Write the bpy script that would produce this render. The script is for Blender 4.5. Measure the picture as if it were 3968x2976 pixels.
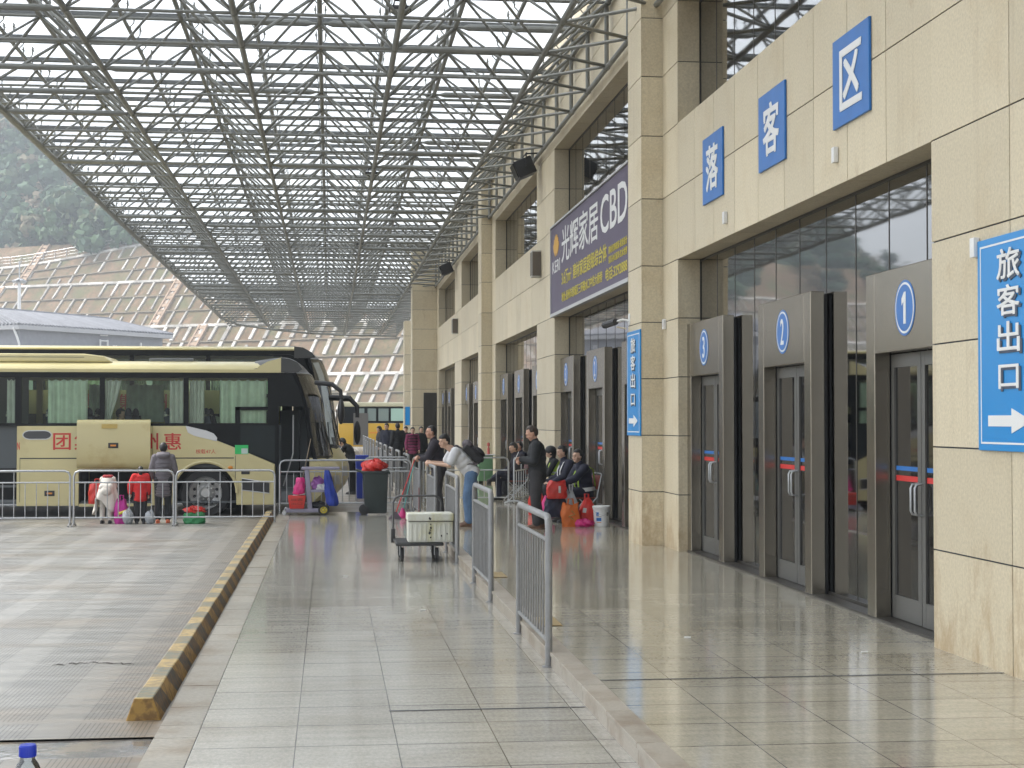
import bpy, bmesh, math, random
from math import sin, cos, pi, radians as R
from mathutils import Vector as V, Matrix as M, Euler
random.seed(7)
for o in list(bpy.data.objects): bpy.data.objects.remove(o)
SC = bpy.context.scene; COL = SC.collection
# ------------------------------------------------------------------ camera, sky, sun, exposure
cd = bpy.data.cameras.new('camera'); cam = bpy.data.objects.new('camera', cd); COL.objects.link(cam)
cam.location = (0, 0, 1.95); cam.rotation_euler = (R(90+1.3205), 0, R(-6.489))
cd.sensor_width = 36; cd.lens = 36*6207/3968; cd.clip_start = .1; cd.clip_end = 3000
SC.camera = cam
SUN_EL, SUN_AZ = R(52), R(-62)          # azimuth measured from +Y towards +X
w = bpy.data.worlds.new("World"); SC.world = w; w.use_nodes = True
wn = w.node_tree.nodes; wl = w.node_tree.links
bg = wn['Background']; sk = wn.new('ShaderNodeTexSky'); sk.sky_type = 'NISHITA'; sk.sun_disc = False
sk.sun_elevation = SUN_EL; sk.sun_rotation = SUN_AZ; sk.air_density = 1.0; sk.dust_density = 2.0; sk.ozone_density = 1.0
hs = wn.new('ShaderNodeHueSaturation'); hs.inputs['Saturation'].default_value = .3
wl.new(sk.outputs[0], hs.inputs['Color']); wl.new(hs.outputs[0], bg.inputs[0]); bg.inputs[1].default_value = .15
sl = bpy.data.lights.new('sun', 'SUN'); sl.energy = 1.5; sl.angle = R(14); sl.color = (1, .965, .9)
so = bpy.data.objects.new('sun', sl); COL.objects.link(so)
d = V((sin(SUN_AZ)*cos(SUN_EL), cos(SUN_AZ)*cos(SUN_EL), sin(SUN_EL)))
so.rotation_euler = d.to_track_quat('Z', 'Y').to_euler(); so.location = (0, 0, 60)
SC.view_settings.view_transform = 'Standard'; SC.view_settings.look = 'None'
SC.view_settings.exposure = 1.6; SC.view_settings.gamma = 1
SC.cycles.max_bounces = 8; SC.cycles.transparent_max_bounces = 24; SC.cycles.diffuse_bounces = 3
SC.cycles.glossy_bounces = 4; SC.cycles.use_denoising = True; SC.cycles.caustics_reflective = False
SC.cycles.caustics_refractive = False; SC.cycles.sample_clamp_indirect = 6
# ------------------------------------------------------------------ materials
MC = {}
def mat(name, col, rough=.5, metal=0., var=0., vs=8., bump=0., bs=60., spec=.5, island=0., coat=0., mixcol=None, mixs=2., mixlo=.45, mixhi=.65, stretch=None):
    if name in MC: return MC[name]
    m = bpy.data.materials.new(name); m.use_nodes = True; MC[name] = m
    n, l = m.node_tree.nodes, m.node_tree.links; b = n['Principled BSDF']
    b.inputs['Base Color'].default_value = (*col, 1); b.inputs['Roughness'].default_value = rough
    b.inputs['Metallic'].default_value = metal; b.inputs['Specular IOR Level'].default_value = spec
    b.inputs['Coat Weight'].default_value = coat; b.inputs['Coat Roughness'].default_value = .08
    tc = n.new('ShaderNodeTexCoord'); src = tc.outputs['Object']
    if stretch:
        mp = n.new('ShaderNodeMapping'); mp.inputs['Scale'].default_value = stretch; l.new(src, mp.inputs[0]); src = mp.outputs[0]
    cur = None
    def rgb(c):
        r = n.new('ShaderNodeRGB'); r.outputs[0].default_value = (*c, 1); return r.outputs[0]
    if mixcol or var or island:
        cur = rgb(col)
    if mixcol:
        t = n.new('ShaderNodeTexNoise'); t.inputs['Scale'].default_value = mixs; t.inputs['Detail'].default_value = 8; t.inputs['Roughness'].default_value = .62
        l.new(src, t.inputs['Vector'])
        mr = n.new('ShaderNodeMapRange'); mr.inputs[1].default_value = mixlo; mr.inputs[2].default_value = mixhi; l.new(t.outputs[0], mr.inputs[0])
        mx = n.new('ShaderNodeMix'); mx.data_type = 'RGBA'; l.new(mr.outputs[0], mx.inputs[0]); l.new(cur, mx.inputs[6]); l.new(rgb(mixcol), mx.inputs[7]); cur = mx.outputs[2]
    if var:
        t = n.new('ShaderNodeTexNoise'); t.inputs['Scale'].default_value = vs; t.inputs['Detail'].default_value = 6
        l.new(src, t.inputs['Vector'])
        mr = n.new('ShaderNodeMapRange'); mr.inputs[1].default_value = .3; mr.inputs[2].default_value = .7; mr.inputs[3].default_value = 1-var; mr.inputs[4].default_value = 1+var
        l.new(t.outputs[0], mr.inputs[0])
        h = n.new('ShaderNodeHueSaturation'); l.new(mr.outputs[0], h.inputs['Value']); l.new(cur, h.inputs['Color']); cur = h.outputs[0]
    if island:
        g = n.new('ShaderNodeNewGeometry'); mr = n.new('ShaderNodeMapRange'); mr.inputs[3].default_value = 1-island; mr.inputs[4].default_value = 1+island
        l.new(g.outputs['Random Per Island'], mr.inputs[0])
        h = n.new('ShaderNodeHueSaturation'); l.new(mr.outputs[0], h.inputs['Value']); l.new(cur, h.inputs['Color']); cur = h.outputs[0]
    if cur: l.new(cur, b.inputs['Base Color'])
    if bump:
        t = n.new('ShaderNodeTexNoise'); t.inputs['Scale'].default_value = bs; t.inputs['Detail'].default_value = 4; l.new(src, t.inputs['Vector'])
        bp = n.new('ShaderNodeBump'); bp.inputs['Strength'].default_value = bump; bp.inputs['Distance'].default_value = .02
        l.new(t.outputs[0], bp.inputs['Height']); l.new(bp.outputs[0], b.inputs['Normal'])
    return m
def clear_glass(name, tint, refl=.06, rough=.02):
    if name in MC: return MC[name]
    m = bpy.data.materials.new(name); m.use_nodes = True; MC[name] = m; n, l = m.node_tree.nodes, m.node_tree.links
    n.remove(n['Principled BSDF']); out = n['Material Output']
    t = n.new('ShaderNodeBsdfTransparent'); t.inputs[0].default_value = (*tint, 1)
    g = n.new('ShaderNodeBsdfGlossy'); g.inputs['Roughness'].default_value = rough
    f = n.new('ShaderNodeFresnel'); f.inputs[0].default_value = 1.45
    ad = n.new('ShaderNodeMath'); ad.operation = 'ADD'; ad.inputs[1].default_value = refl; l.new(f.outputs[0], ad.inputs[0])
    mx = n.new('ShaderNodeMixShader'); l.new(ad.outputs[0], mx.inputs[0]); l.new(t.outputs[0], mx.inputs[1]); l.new(g.outputs[0], mx.inputs[2])
    l.new(mx.outputs[0], out.inputs[0]); return m
def mnode(m): return m.node_tree.nodes, m.node_tree.links, m.node_tree.nodes['Principled BSDF']
def math_n(n, l, op, a, b=None, c=None):
    x = n.new('ShaderNodeMath'); x.operation = op
    for i, v in enumerate((a, b, c)):
        if v is None: continue
        if isinstance(v, (int, float)): x.inputs[i].default_value = v
        else: l.new(v, x.inputs[i])
    return x.outputs[0]
STONE = mat('beige_granite', (.60, .522, .375), .55, var=.11, vs=38, island=.075, bump=.05, bs=220, mixcol=(.53, .435, .285), mixs=1.1, mixlo=.52, mixhi=.8)
def stain_stone():
    n, l, b = mnode(STONE); src = b.inputs['Base Color'].links[0].from_socket; tc = n.new('ShaderNodeTexCoord'); sp = n.new('ShaderNodeSeparateXYZ'); l.new(tc.outputs['Object'], sp.inputs[0])
    mp = n.new('ShaderNodeMapping'); mp.inputs['Scale'].default_value = (1.2, 1.2, .55); l.new(tc.outputs['Object'], mp.inputs[0]); t = n.new('ShaderNodeTexNoise'); t.inputs['Scale'].default_value = 3.2; t.inputs['Detail'].default_value = 9; t.inputs['Roughness'].default_value = .7; l.new(mp.outputs[0], t.inputs['Vector'])
    lo = n.new('ShaderNodeMapRange'); lo.inputs[1].default_value = 1.15; lo.inputs[2].default_value = .1; l.new(sp.outputs[2], lo.inputs[0])
    f = math_n(n, l, 'ADD', t.outputs[0], math_n(n, l, 'MULTIPLY', lo.outputs[0], .2)); r = n.new('ShaderNodeMapRange'); r.inputs[1].default_value = .60; r.inputs[2].default_value = .76; l.new(f, r.inputs[0])
    mx = n.new('ShaderNodeMix'); mx.data_type = 'RGBA'; l.new(math_n(n, l, 'MULTIPLY', r.outputs[0], .6), mx.inputs[0]); l.new(src, mx.inputs[6]); mx.inputs[7].default_value = (.36, .245, .125, 1)
    mp2 = n.new('ShaderNodeMapping'); mp2.inputs['Scale'].default_value = (9, 9, .35); l.new(tc.outputs['Object'], mp2.inputs[0]); t2 = n.new('ShaderNodeTexNoise'); t2.inputs['Scale'].default_value = 1.0; t2.inputs['Detail'].default_value = 6; l.new(mp2.outputs[0], t2.inputs['Vector'])
    r2 = n.new('ShaderNodeMapRange'); r2.inputs[1].default_value = .57; r2.inputs[2].default_value = .72; r2.inputs[4].default_value = .24; l.new(t2.outputs[0], r2.inputs[0]); m2 = n.new('ShaderNodeMix'); m2.data_type = 'RGBA'; l.new(r2.outputs[0], m2.inputs[0]); l.new(mx.outputs[2], m2.inputs[6]); m2.inputs[7].default_value = (.38, .30, .19, 1)
    l.new(m2.outputs[2], b.inputs['Base Color'])
JOINT = mat('joint_sealant', (.05, .055, .065), .8)
STEELP = mat('brushed_steel', (.27, .243, .20), .24, .9, var=.05, vs=3, bump=.02, bs=3)
DKMETAL = mat('dark_bronze_metal', (.055, .05, .043), .4, .3)
ALU = mat('grey_aluminium', (.14, .138, .13), .4, .4)
GALV = mat('galvanised_steel', (.44, .45, .46), .38, .75, var=.1, vs=25)
RAILP = mat('grey_painted_steel', (.225, .225, .225), .42, .15, var=.09, vs=20, mixcol=(.27, .26, .25), mixs=7, mixlo=.6, mixhi=.75)
TRUSS = mat('truss_grey_paint', (.20, .203, .188), .5, .1, var=.12, vs=2.5, mixcol=(.19, .17, .11), mixs=1.2, mixlo=.6, mixhi=.75)
BEAMG = mat('purlin_grey', (.13, .135, .135), .55, .1)
BLK = mat('black_plastic', (.018, .018, .02), .45)
RUB = mat('black_rubber', (.02, .02, .021), .75)
WHT = mat('white_paint', (.75, .75, .74), .45)
BLUE = mat('sign_blue', (.018, .15, .47), .35, var=.08, vs=3)
BLUE2 = mat('sign_bright_blue', (.006, .24, .60), .35)
RED = mat('red_paint', (.55, .02, .018), .45)
stain_stone()
def refl_glass():
    m = mat('reflective_glass', (.28, .28, .285), .03, 1.0, spec=1.0)
    n, l, b = mnode(m); b.inputs['Specular Tint'].default_value = (1, 1, 1, 1); tc = n.new('ShaderNodeTexCoord'); t = n.new('ShaderNodeTexNoise'); t.inputs['Scale'].default_value = .75; t.inputs['Detail'].default_value = 1
    g = n.new('ShaderNodeNewGeometry'); ad = n.new('ShaderNodeVectorMath'); ad.operation = 'ADD'
    mu = math_n(n, l, 'MULTIPLY', g.outputs['Random Per Island'], 37.0); l.new(tc.outputs['Object'], ad.inputs[0]); l.new(mu, ad.inputs[1]); l.new(ad.outputs[0], t.inputs['Vector'])
    bp = n.new('ShaderNodeBump'); bp.inputs['Strength'].default_value = .1; bp.inputs['Distance'].default_value = .02
    l.new(t.outputs[0], bp.inputs['Height']); l.new(bp.outputs[0], b.inputs['Normal']); return m
MIRG = refl_glass()
DOORG = mat('door_glass', (.075, .072, .07), .04, .75)
def roof_glass_mat():
    m = bpy.data.materials.new('frosted_roof_glass'); m.use_nodes = True; n, l = m.node_tree.nodes, m.node_tree.links
    n.remove(n['Principled BSDF']); t = n.new('ShaderNodeBsdfTransparent'); t.inputs[0].default_value = (.84, .86, .87, 1)
    tr = n.new('ShaderNodeBsdfTranslucent'); tr.inputs[0].default_value = (.80, .82, .83, 1)
    mx = n.new('ShaderNodeMixShader'); mx.inputs[0].default_value = .5
    l.new(t.outputs[0], mx.inputs[1]); l.new(tr.outputs[0], mx.inputs[2]); l.new(mx.outputs[0], n['Material Output'].inputs[0]); return m
ROOFG = roof_glass_mat()
def floor_mat(name, col, jx, jy, x0, y0, rough, stain=(.33, .29, .225), jcol=(.10, .095, .085), off=0.0):
    """polished granite slabs: joints every jx by jy metres, speckle, damp patches in the gloss"""
    m = mat(name, col, rough); n, l, b = mnode(m)
    tc = n.new('ShaderNodeTexCoord'); sp = n.new('ShaderNodeSeparateXYZ'); l.new(tc.outputs['Object'], sp.inputs[0])
    def grid(s, o, p):
        a = math_n(n, l, 'ADD', s, -o + 200*p); f = math_n(n, l, 'DIVIDE', a, p); return f
    fx, fy = grid(sp.outputs[0], x0, jx), grid(sp.outputs[1], y0, jy)
    def line(f, p, wd):
        k = math_n(n, l, 'FRACT', f); k = math_n(n, l, 'SUBTRACT', k, .5); k = math_n(n, l, 'ABSOLUTE', k); return math_n(n, l, 'GREATER_THAN', k, .5-wd/p)
    ln = math_n(n, l, 'MAXIMUM', line(fx, jx, .0035), line(fy, jy, .008))
    wn_ = n.new('ShaderNodeTexWhiteNoise'); wn_.noise_dimensions = '2D'; cb = n.new('ShaderNodeCombineXYZ')
    l.new(math_n(n, l, 'FLOOR', fx), cb.inputs[0]); l.new(math_n(n, l, 'FLOOR', fy), cb.inputs[1]); l.new(cb.outputs[0], wn_.inputs[0])
    sp1 = n.new('ShaderNodeTexNoise'); sp1.inputs['Scale'].default_value = 120; sp1.inputs['Detail'].default_value = 3; l.new(tc.outputs['Object'], sp1.inputs['Vector'])
    sp2 = n.new('ShaderNodeTexNoise'); sp2.inputs['Scale'].default_value = .9; sp2.inputs['Detail'].default_value = 6; l.new(tc.outputs['Object'], sp2.inputs['Vector'])
    mp = n.new('ShaderNodeMapping'); mp.inputs['Scale'].default_value = (.5, 4.5, 1); l.new(tc.outputs['Object'], mp.inputs[0])
    sp3 = n.new('ShaderNodeTexNoise'); sp3.inputs['Scale'].default_value = 2.2; sp3.inputs['Detail'].default_value = 7; sp3.inputs['Roughness'].default_value = .7; l.new(mp.outputs[0], sp3.inputs['Vector'])
    v = math_n(n, l, 'MULTIPLY', wn_.outputs[0], .14); v = math_n(n, l, 'ADD', v, .62)
    v = math_n(n, l, 'ADD', v, math_n(n, l, 'MULTIPLY', sp1.outputs[0], .36)); v = math_n(n, l, 'ADD', v, math_n(n, l, 'MULTIPLY', math_n(n, l, 'SUBTRACT', sp3.outputs[0], .5), .62))
    mpg = n.new('ShaderNodeMapping'); mpg.inputs['Scale'].default_value = (1, .45, 1); l.new(tc.outputs['Object'], mpg.inputs[0]); sp4 = n.new('ShaderNodeTexNoise'); sp4.inputs['Scale'].default_value = 42; sp4.inputs['Detail'].default_value = 4; sp4.inputs['Roughness'].default_value = .7; l.new(mpg.outputs[0], sp4.inputs['Vector'])
    v = math_n(n, l, 'ADD', v, math_n(n, l, 'MULTIPLY', math_n(n, l, 'SUBTRACT', sp4.outputs[0], .5), .75))
    st = n.new('ShaderNodeMapRange'); st.inputs[1].default_value = .50; st.inputs[2].default_value = .70; l.new(sp2.outputs[0], st.inputs[0])
    mx = n.new('ShaderNodeMix'); mx.data_type = 'RGBA'; mx.inputs[6].default_value = (*col, 1); mx.inputs[7].default_value = (*stain, 1); l.new(math_n(n, l, 'MULTIPLY', st.outputs[0], .6), mx.inputs[0])
    h = n.new('ShaderNodeHueSaturation'); l.new(v, h.inputs['Value']); l.new(mx.outputs[2], h.inputs['Color'])
    m2 = n.new('ShaderNodeMix'); m2.data_type = 'RGBA'; m2.inputs[7].default_value = (*jcol, 1); l.new(ln, m2.inputs[0]); l.new(h.outputs[0], m2.inputs[6]); l.new(m2.outputs[2], b.inputs['Base Color'])
    rr = math_n(n, l, 'MULTIPLY', sp3.outputs[0], .14); rr = math_n(n, l, 'ADD', rr, rough-.085); l.new(rr, b.inputs['Roughness'])
    b.inputs['Specular IOR Level'].default_value = .85
    bp = n.new('ShaderNodeBump'); bp.inputs['Strength'].default_value = .012; bp.inputs['Distance'].default_value = .03; l.new(sp3.outputs[0], bp.inputs['Height']); l.new(bp.outputs[0], b.inputs['Normal'])
    return m
# ------------------------------------------------------------------ mesh builder
class MB:
    def __init__(s): s.v = []; s.f = []; s.m = []; s.mi = 0
    def add(s, vs, fs, mi=None):
        o = len(s.v); s.v += [tuple(p) for p in vs]; s.f += [tuple(i+o for i in f) for f in fs]; s.m += [s.mi if mi is None else mi]*len(fs); return s
    def box(s, x0, x1, y0, y1, z0, z1, mi=None, T=None):
        vs = [V((x, y, z)) for z in (z0, z1) for y in (y0, y1) for x in (x0, x1)]
        if T: vs = [T @ v for v in vs]
        return s.add(vs, [(0, 2, 3, 1), (4, 5, 7, 6), (0, 1, 5, 4), (2, 6, 7, 3), (0, 4, 6, 2), (1, 3, 7, 5)], mi)
    def tube(s, pts, r, n=8, mi=None, caps=True, closed=False):
        pts = [V(p) for p in pts]; k = len(pts); rs = r if isinstance(r, (list, tuple)) else [r]*k; vs = []; up = None
        for i, p in enumerate(pts):
            a = pts[i-1] if (i or closed) else p; b = pts[(i+1) % k] if (i < k-1 or closed) else p
            t = (b-a).normalized() if (b-a).length > 1e-9 else V((0, 0, 1))
            if up is None: up = V((0, 0, 1)) if abs(t.z) < .95 else V((1, 0, 0))
            x = t.cross(up)
            if x.length < 1e-4: x = t.cross(V((0, 1, .3)))
            x.normalize(); y = x.cross(t).normalized(); up = y
            vs += [p + (x*cos(2*pi*j/n) + y*sin(2*pi*j/n))*rs[i] for j in range(n)]
        fs = [(i*n+j, i*n+(j+1) % n, ((i+1) % k)*n+(j+1) % n, ((i+1) % k)*n+j) for i in range(k if closed else k-1) for j in range(n)]
        if caps and not closed: fs += [tuple(range(n-1, -1, -1)), tuple((k-1)*n+j for j in range(n))]
        return s.add(vs, fs, mi)
    def prism(s, poly, o, ax, ay, az, mi=None):
        """poly (a,b) in the plane spanned by ax, ay at o, thickened along az"""
        o, ax, ay, az = V(o), V(ax), V(ay), V(az); k = len(poly)
        vs = [o+ax*a+ay*b for a, b in poly] + [o+ax*a+ay*b+az for a, b in poly]
        return s.add(vs, [tuple(range(k-1, -1, -1)), tuple(range(k, 2*k))] + [(i, (i+1) % k, k+(i+1) % k, k+i) for i in range(k)], mi)
    def ell(s, c, r, n=14, k=8, T=None, mi=None):
        c = V(c); vs = []
        for i in range(k+1):
            a = pi*i/k
            for j in range(n):
                p = V((r[0]*sin(a)*cos(2*pi*j/n), r[1]*sin(a)*sin(2*pi*j/n), r[2]*cos(a)))
                vs.append(c + (T @ p if T else p))
        fs = [(i*n+j, (i+1)*n+j, (i+1)*n+(j+1) % n, i*n+(j+1) % n) for i in range(k) for j in range(n)]
        return s.add(vs, fs, mi)
    def lathe(s, prof, c=(0, 0, 0), n=20, T=None, mi=None, caps=True):
        vs = []
        for r, z in prof:
            for j in range(n):
                p = V((r*cos(2*pi*j/n), r*sin(2*pi*j/n), z)); vs.append((T @ p if T else p) + V(c))
        k = len(prof)
        fs = [(i*n+j, i*n+(j+1) % n, (i+1)*n+(j+1) % n, (i+1)*n+j) for i in range(k-1) for j in range(n)]
        if caps and prof[0][0] > 1e-6: fs.append(tuple(range(n-1, -1, -1)))
        if caps and prof[-1][0] > 1e-6: fs.append(tuple((k-1)*n+j for j in range(n)))
        return s.add(vs, fs, mi)
    def grid(s, fn, nu, nv, mi=None):
        vs = [fn(i/nu, j/nv) for i in range(nu+1) for j in range(nv+1)]
        return s.add(vs, [(i*(nv+1)+j, (i+1)*(nv+1)+j, (i+1)*(nv+1)+j+1, i*(nv+1)+j+1) for i in range(nu) for j in range(nv)], mi)
    def build(s, name, mats, parent=None, smooth=35, bevel=0, seg=2):
        me = bpy.data.meshes.new(name); me.from_pydata(s.v, [], s.f)
        for m in (mats if isinstance(mats, (list, tuple)) else [mats]): me.materials.append(m)
        me.polygons.foreach_set('material_index', s.m); me.validate(); me.update()
        bm = bmesh.new(); bm.from_mesh(me)
        if bevel:
            bmesh.ops.bevel(bm, geom=[e for e in bm.edges if len(e.link_faces) == 2 and e.calc_face_angle(0) > .6], offset=bevel, segments=seg, profile=.6, affect='EDGES', clamp_overlap=True)
        bmesh.ops.recalc_face_normals(bm, faces=bm.faces); bm.to_mesh(me); bm.free()
        if smooth: me.shade_smooth(); me.set_sharp_from_angle(angle=R(smooth))
        o = bpy.data.objects.new(name, me); COL.objects.link(o)
        if parent: o.parent = parent
        return o
def tag(o, label=None, cat=None, group=None, kind=None):
    if label: o['label'] = label
    if cat: o['category'] = cat
    if group: o['group'] = group
    if kind: o['kind'] = kind
    return o
def empty(name, label, cat, loc=(0, 0, 0), rz=0, group=None):
    o = bpy.data.objects.new(name, None); COL.objects.link(o); o.location = loc; o.rotation_euler = (0, 0, rz); o.empty_display_size = .2
    return tag(o, label, cat, group)
def dup(root, loc=None, rz=None, label=None, scale=None):
    def cp(o, par):
        c = o.copy(); COL.objects.link(c)
        if par: c.parent = par
        for ch in o.children: cp(ch, c)
        return c
    c = cp(root, None)
    if loc is not None: c.location = loc
    if rz is not None: c.rotation_euler = (0, 0, rz)
    if label: c['label'] = label
    if scale: c.scale = scale
    return c
def glyphs(txt, o, ax, ay, w, h, depth=.004, bold=.02):
    """lettering as thin solid shapes: returns an MB filling the w x h box whose lower left is o, along ax (reading direction) and ay (up)"""
    cu = bpy.data.curves.new('t', 'FONT'); cu.body = txt; cu.offset = 0; cu.resolution_u = 3
    ob = bpy.data.objects.new('t', cu); COL.objects.link(ob); bpy.context.view_layer.update()
    me = bpy.data.meshes.new_from_object(ob.evaluated_get(bpy.context.evaluated_depsgraph_get()))
    xs = [v.co.x for v in me.vertices]; ys = [v.co.y for v in me.vertices]
    x0, x1, y0, y1 = min(xs), max(xs), min(ys), max(ys); ax, ay, o = V(ax), V(ay), V(o); nz = ax.cross(ay)
    mb = MB(); top = [o+ax*((v.co.x-x0)/(x1-x0)*w)+ay*((v.co.y-y0)/(y1-y0)*h) for v in me.vertices]; k = len(top)
    fs = [tuple(p.vertices) for p in me.polygons]; ec = {}
    for f in fs:
        for a, b in zip(f, f[1:]+f[:1]): ec[(a, b)] = 1
    side = [(a, b, b+k, a+k) for (a, b) in ec if (b, a) not in ec]
    mb.add([p+nz*depth for p in top]+top, fs+side)
    if bold > .01:                                     # heavier strokes: the same solid laid again a little to each side
        q = bold*h*.5
        for i, (dx, dy) in enumerate(((1, .5), (-1, .5), (.5, -1), (-.5, -1))):
            u = ax*dx*q+ay*dy*q-nz*(.0004*(i+1)); mb.add([p+nz*depth+u for p in top]+[p+u for p in top], fs+side)
    bpy.data.objects.remove(ob); bpy.data.meshes.remove(me); bpy.data.curves.remove(cu)
    return mb
def merge(*mbs):
    r = MB()
    for i, b in enumerate(mbs):
        o = len(r.v); r.v += b.v; r.f += [tuple(j+o for j in f) for f in b.f]; r.m += b.m
    return r
ORD = ['first', 'second', 'third', 'fourth', 'fifth', 'sixth', 'seventh', 'eighth', 'ninth', 'tenth', 'eleventh', 'twelfth', 'thirteenth', 'fourteenth', 'fifteenth', 'sixteenth']
U, RD, W = .12, -.05, 4.87
# ------------------------------------------------------------------ ground, road, pavement, platform
def sheet(name, x0, x1, y0, y1, z, m, th=0):
    b = MB()
    if th: b.box(x0, x1, y0, y1, z-th, z)
    else: b.add([(x0, y0, z), (x1, y0, z), (x1, y1, z), (x0, y1, z)], [(0, 1, 2, 3)])
    return tag(b.build(name, m, smooth=0), kind='structure')
GRD = mat('yard_concrete', (.30, .29, .265), .7, var=.12, vs=.3, mixcol=(.22, .2, .17), mixs=.08)
sheet('ground', -900, 900, -120, 1500, -.09, GRD)
def road_mat():
    m = mat('grooved_concrete', (.355, .345, .32), .4); n, l, b = mnode(m)
    tc = n.new('ShaderNodeTexCoord'); sp = n.new('ShaderNodeSeparateXYZ'); l.new(tc.outputs['Object'], sp.inputs[0])
    x = math_n(n, l, 'ADD', sp.outputs[0], 200.0); y = math_n(n, l, 'ADD', sp.outputs[1], 200.0)
    fx = math_n(n, l, 'FRACT', math_n(n, l, 'DIVIDE', x, .76)); stripe = math_n(n, l, 'LESS_THAN', fx, .66)
    g = math_n(n, l, 'LESS_THAN', math_n(n, l, 'FRACT', math_n(n, l, 'DIVIDE', x, .031)), .26)
    jy = math_n(n, l, 'LESS_THAN', math_n(n, l, 'FRACT', math_n(n, l, 'DIVIDE', y, 3.7)), .03); gr = math_n(n, l, 'MULTIPLY', math_n(n, l, 'MULTIPLY', stripe, g), math_n(n, l, 'SUBTRACT', 1.0, jy))
    nz = n.new('ShaderNodeTexNoise'); nz.inputs['Scale'].default_value = 3; nz.inputs['Detail'].default_value = 8; mp = n.new('ShaderNodeMapping'); mp.inputs['Scale'].default_value = (.35, 1.6, 1)
    l.new(tc.outputs['Object'], mp.inputs[0]); l.new(mp.outputs[0], nz.inputs['Vector'])
    n2 = n.new('ShaderNodeTexNoise'); n2.inputs['Scale'].default_value = .55; n2.inputs['Detail'].default_value = 7; mp2 = n.new('ShaderNodeMapping'); mp2.inputs['Scale'].default_value = (.5, 1.5, 1)
    l.new(tc.outputs['Object'], mp2.inputs[0]); l.new(mp2.outputs[0], n2.inputs['Vector'])
    st = n.new('ShaderNodeMapRange'); st.inputs[1].default_value = .5; st.inputs[2].default_value = .68; l.new(n2.outputs[0], st.inputs[0])
    edge = n.new('ShaderNodeMapRange'); edge.inputs[1].default_value = -2.1; edge.inputs[2].default_value = -1.25; l.new(sp.outputs[0], edge.inputs[0])
    edge2 = math_n(n, l, 'MULTIPLY', edge.outputs[0], nz.outputs[0]); jl = math_n(n, l, 'MULTIPLY', math_n(n, l, 'LESS_THAN', math_n(n, l, 'FRACT', math_n(n, l, 'DIVIDE', y, 3.7)), .06), .55)
    sf = math_n(n, l, 'MINIMUM', math_n(n, l, 'MAXIMUM', math_n(n, l, 'MAXIMUM', math_n(n, l, 'MULTIPLY', st.outputs[0], .45), math_n(n, l, 'MULTIPLY', edge2, 1.25)), math_n(n, l, 'MULTIPLY', jl, nz.outputs[0])), 1.0)
    mx = n.new('ShaderNodeMix'); mx.data_type = 'RGBA'; mx.inputs[6].default_value = (.235, .23, .215, 1); mx.inputs[7].default_value = (.175, .13, .082, 1); l.new(sf, mx.inputs[0])
    v = math_n(n, l, 'ADD', math_n(n, l, 'MULTIPLY', nz.outputs[0], .9), .52); v = math_n(n, l, 'ADD', v, math_n(n, l, 'MULTIPLY', stripe, -.04)); v = math_n(n, l, 'SUBTRACT', v, math_n(n, l, 'MULTIPLY', gr, .5))
    h = n.new('ShaderNodeHueSaturation'); l.new(v, h.inputs['Value']); l.new(mx.outputs[2], h.inputs['Color']); l.new(h.outputs[0], b.inputs['Base Color'])
    rr = math_n(n, l, 'ADD', math_n(n, l, 'MULTIPLY', nz.outputs[0], .5), .14); l.new(rr, b.inputs['Roughness'])
    bp = n.new('ShaderNodeBump'); bp.inputs['Strength'].default_value = .25; bp.inputs['Distance'].default_value = .004; bp.invert = True; l.new(gr, bp.inputs['Height']); l.new(bp.outputs[0], b.inputs['Normal'])
    return m
ROADM = road_mat()
b = MB()
for (x0, x1, y0, y1) in ((-70, -1.07, 10.38, 34.6), (-70, 1.76, 34.6, 125), (-70, -1.07, -10, 9.78)):
    b.add([(x0, y0, RD), (x1, y0, RD), (x1, y1, RD), (x0, y1, RD)], [(0, 1, 2, 3)])
tag(b.build('road', ROADM, smooth=0), kind='structure')
WETS = mat('wet_dark_stone', (.15, .145, .14), .05, var=.3, vs=3, bump=.05, bs=14, mixcol=(.26, .22, .17), mixs=2)
tag(MB().box(-70, -1.07, 9.79, 10.37, RD-.04, RD-.012).build('road_drain_strip', WETS, smooth=0), kind='structure')
FL1 = floor_mat('pavement_granite', (.45, .43, .375), .61, .66, -.81, 9.72, .13)
FL2 = floor_mat('platform_granite', (.455, .42, .335), .61, .66, 1.79, 10.2, .11, stain=(.37, .33, .24))
tag(MB().box(-.8115, 1.76, -12, 34.6, -.3, 0).build('pavement', FL1, smooth=0), kind='structure')
EDS = mat('edging_stone', (.31, .285, .24), .3, var=.2, vs=30, island=.13, mixcol=(.20, .145, .09), mixs=2.2, mixlo=.48, mixhi=.72, bump=.05, bs=90)
b = MB(); b.box(-1.066, -.814, -12, 34.6, -.3, -.004, mi=1); er = random.Random(8); y_ = -12.0
while y_ < 34.5:
    l_ = min(er.choice((.42, .66, .66, .88)), 34.6-y_); b.box(-1.07, -.8125, y_+.004, y_+l_-.004, -.2, .003+er.uniform(-.002, .001), mi=0); y_ += l_
tag(b.build('pavement_edging', [EDS, JOINT], smooth=0), kind='structure')
b = MB(); b.box(1.765, 5.6, -12, 140, -.3, U)
tag(b.build('platform', FL2, smooth=0), kind='structure')
NOS = mat('step_granite', (.33, .295, .245), .4, var=.12, vs=60, island=.08, mixcol=(.24, .19, .14), mixs=3)
b = MB(); yy = -3.0
while yy < 60:
    b.box(1.745, 1.764, yy+.004, yy+.996, -.05, U-.032); b.box(1.735, 1.90, yy+.004, yy+.996, U-.03, U+.003); yy += 1.0
tag(b.build('platform_step_edge', NOS, smooth=0, bevel=.003, seg=1), kind='structure')
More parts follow.
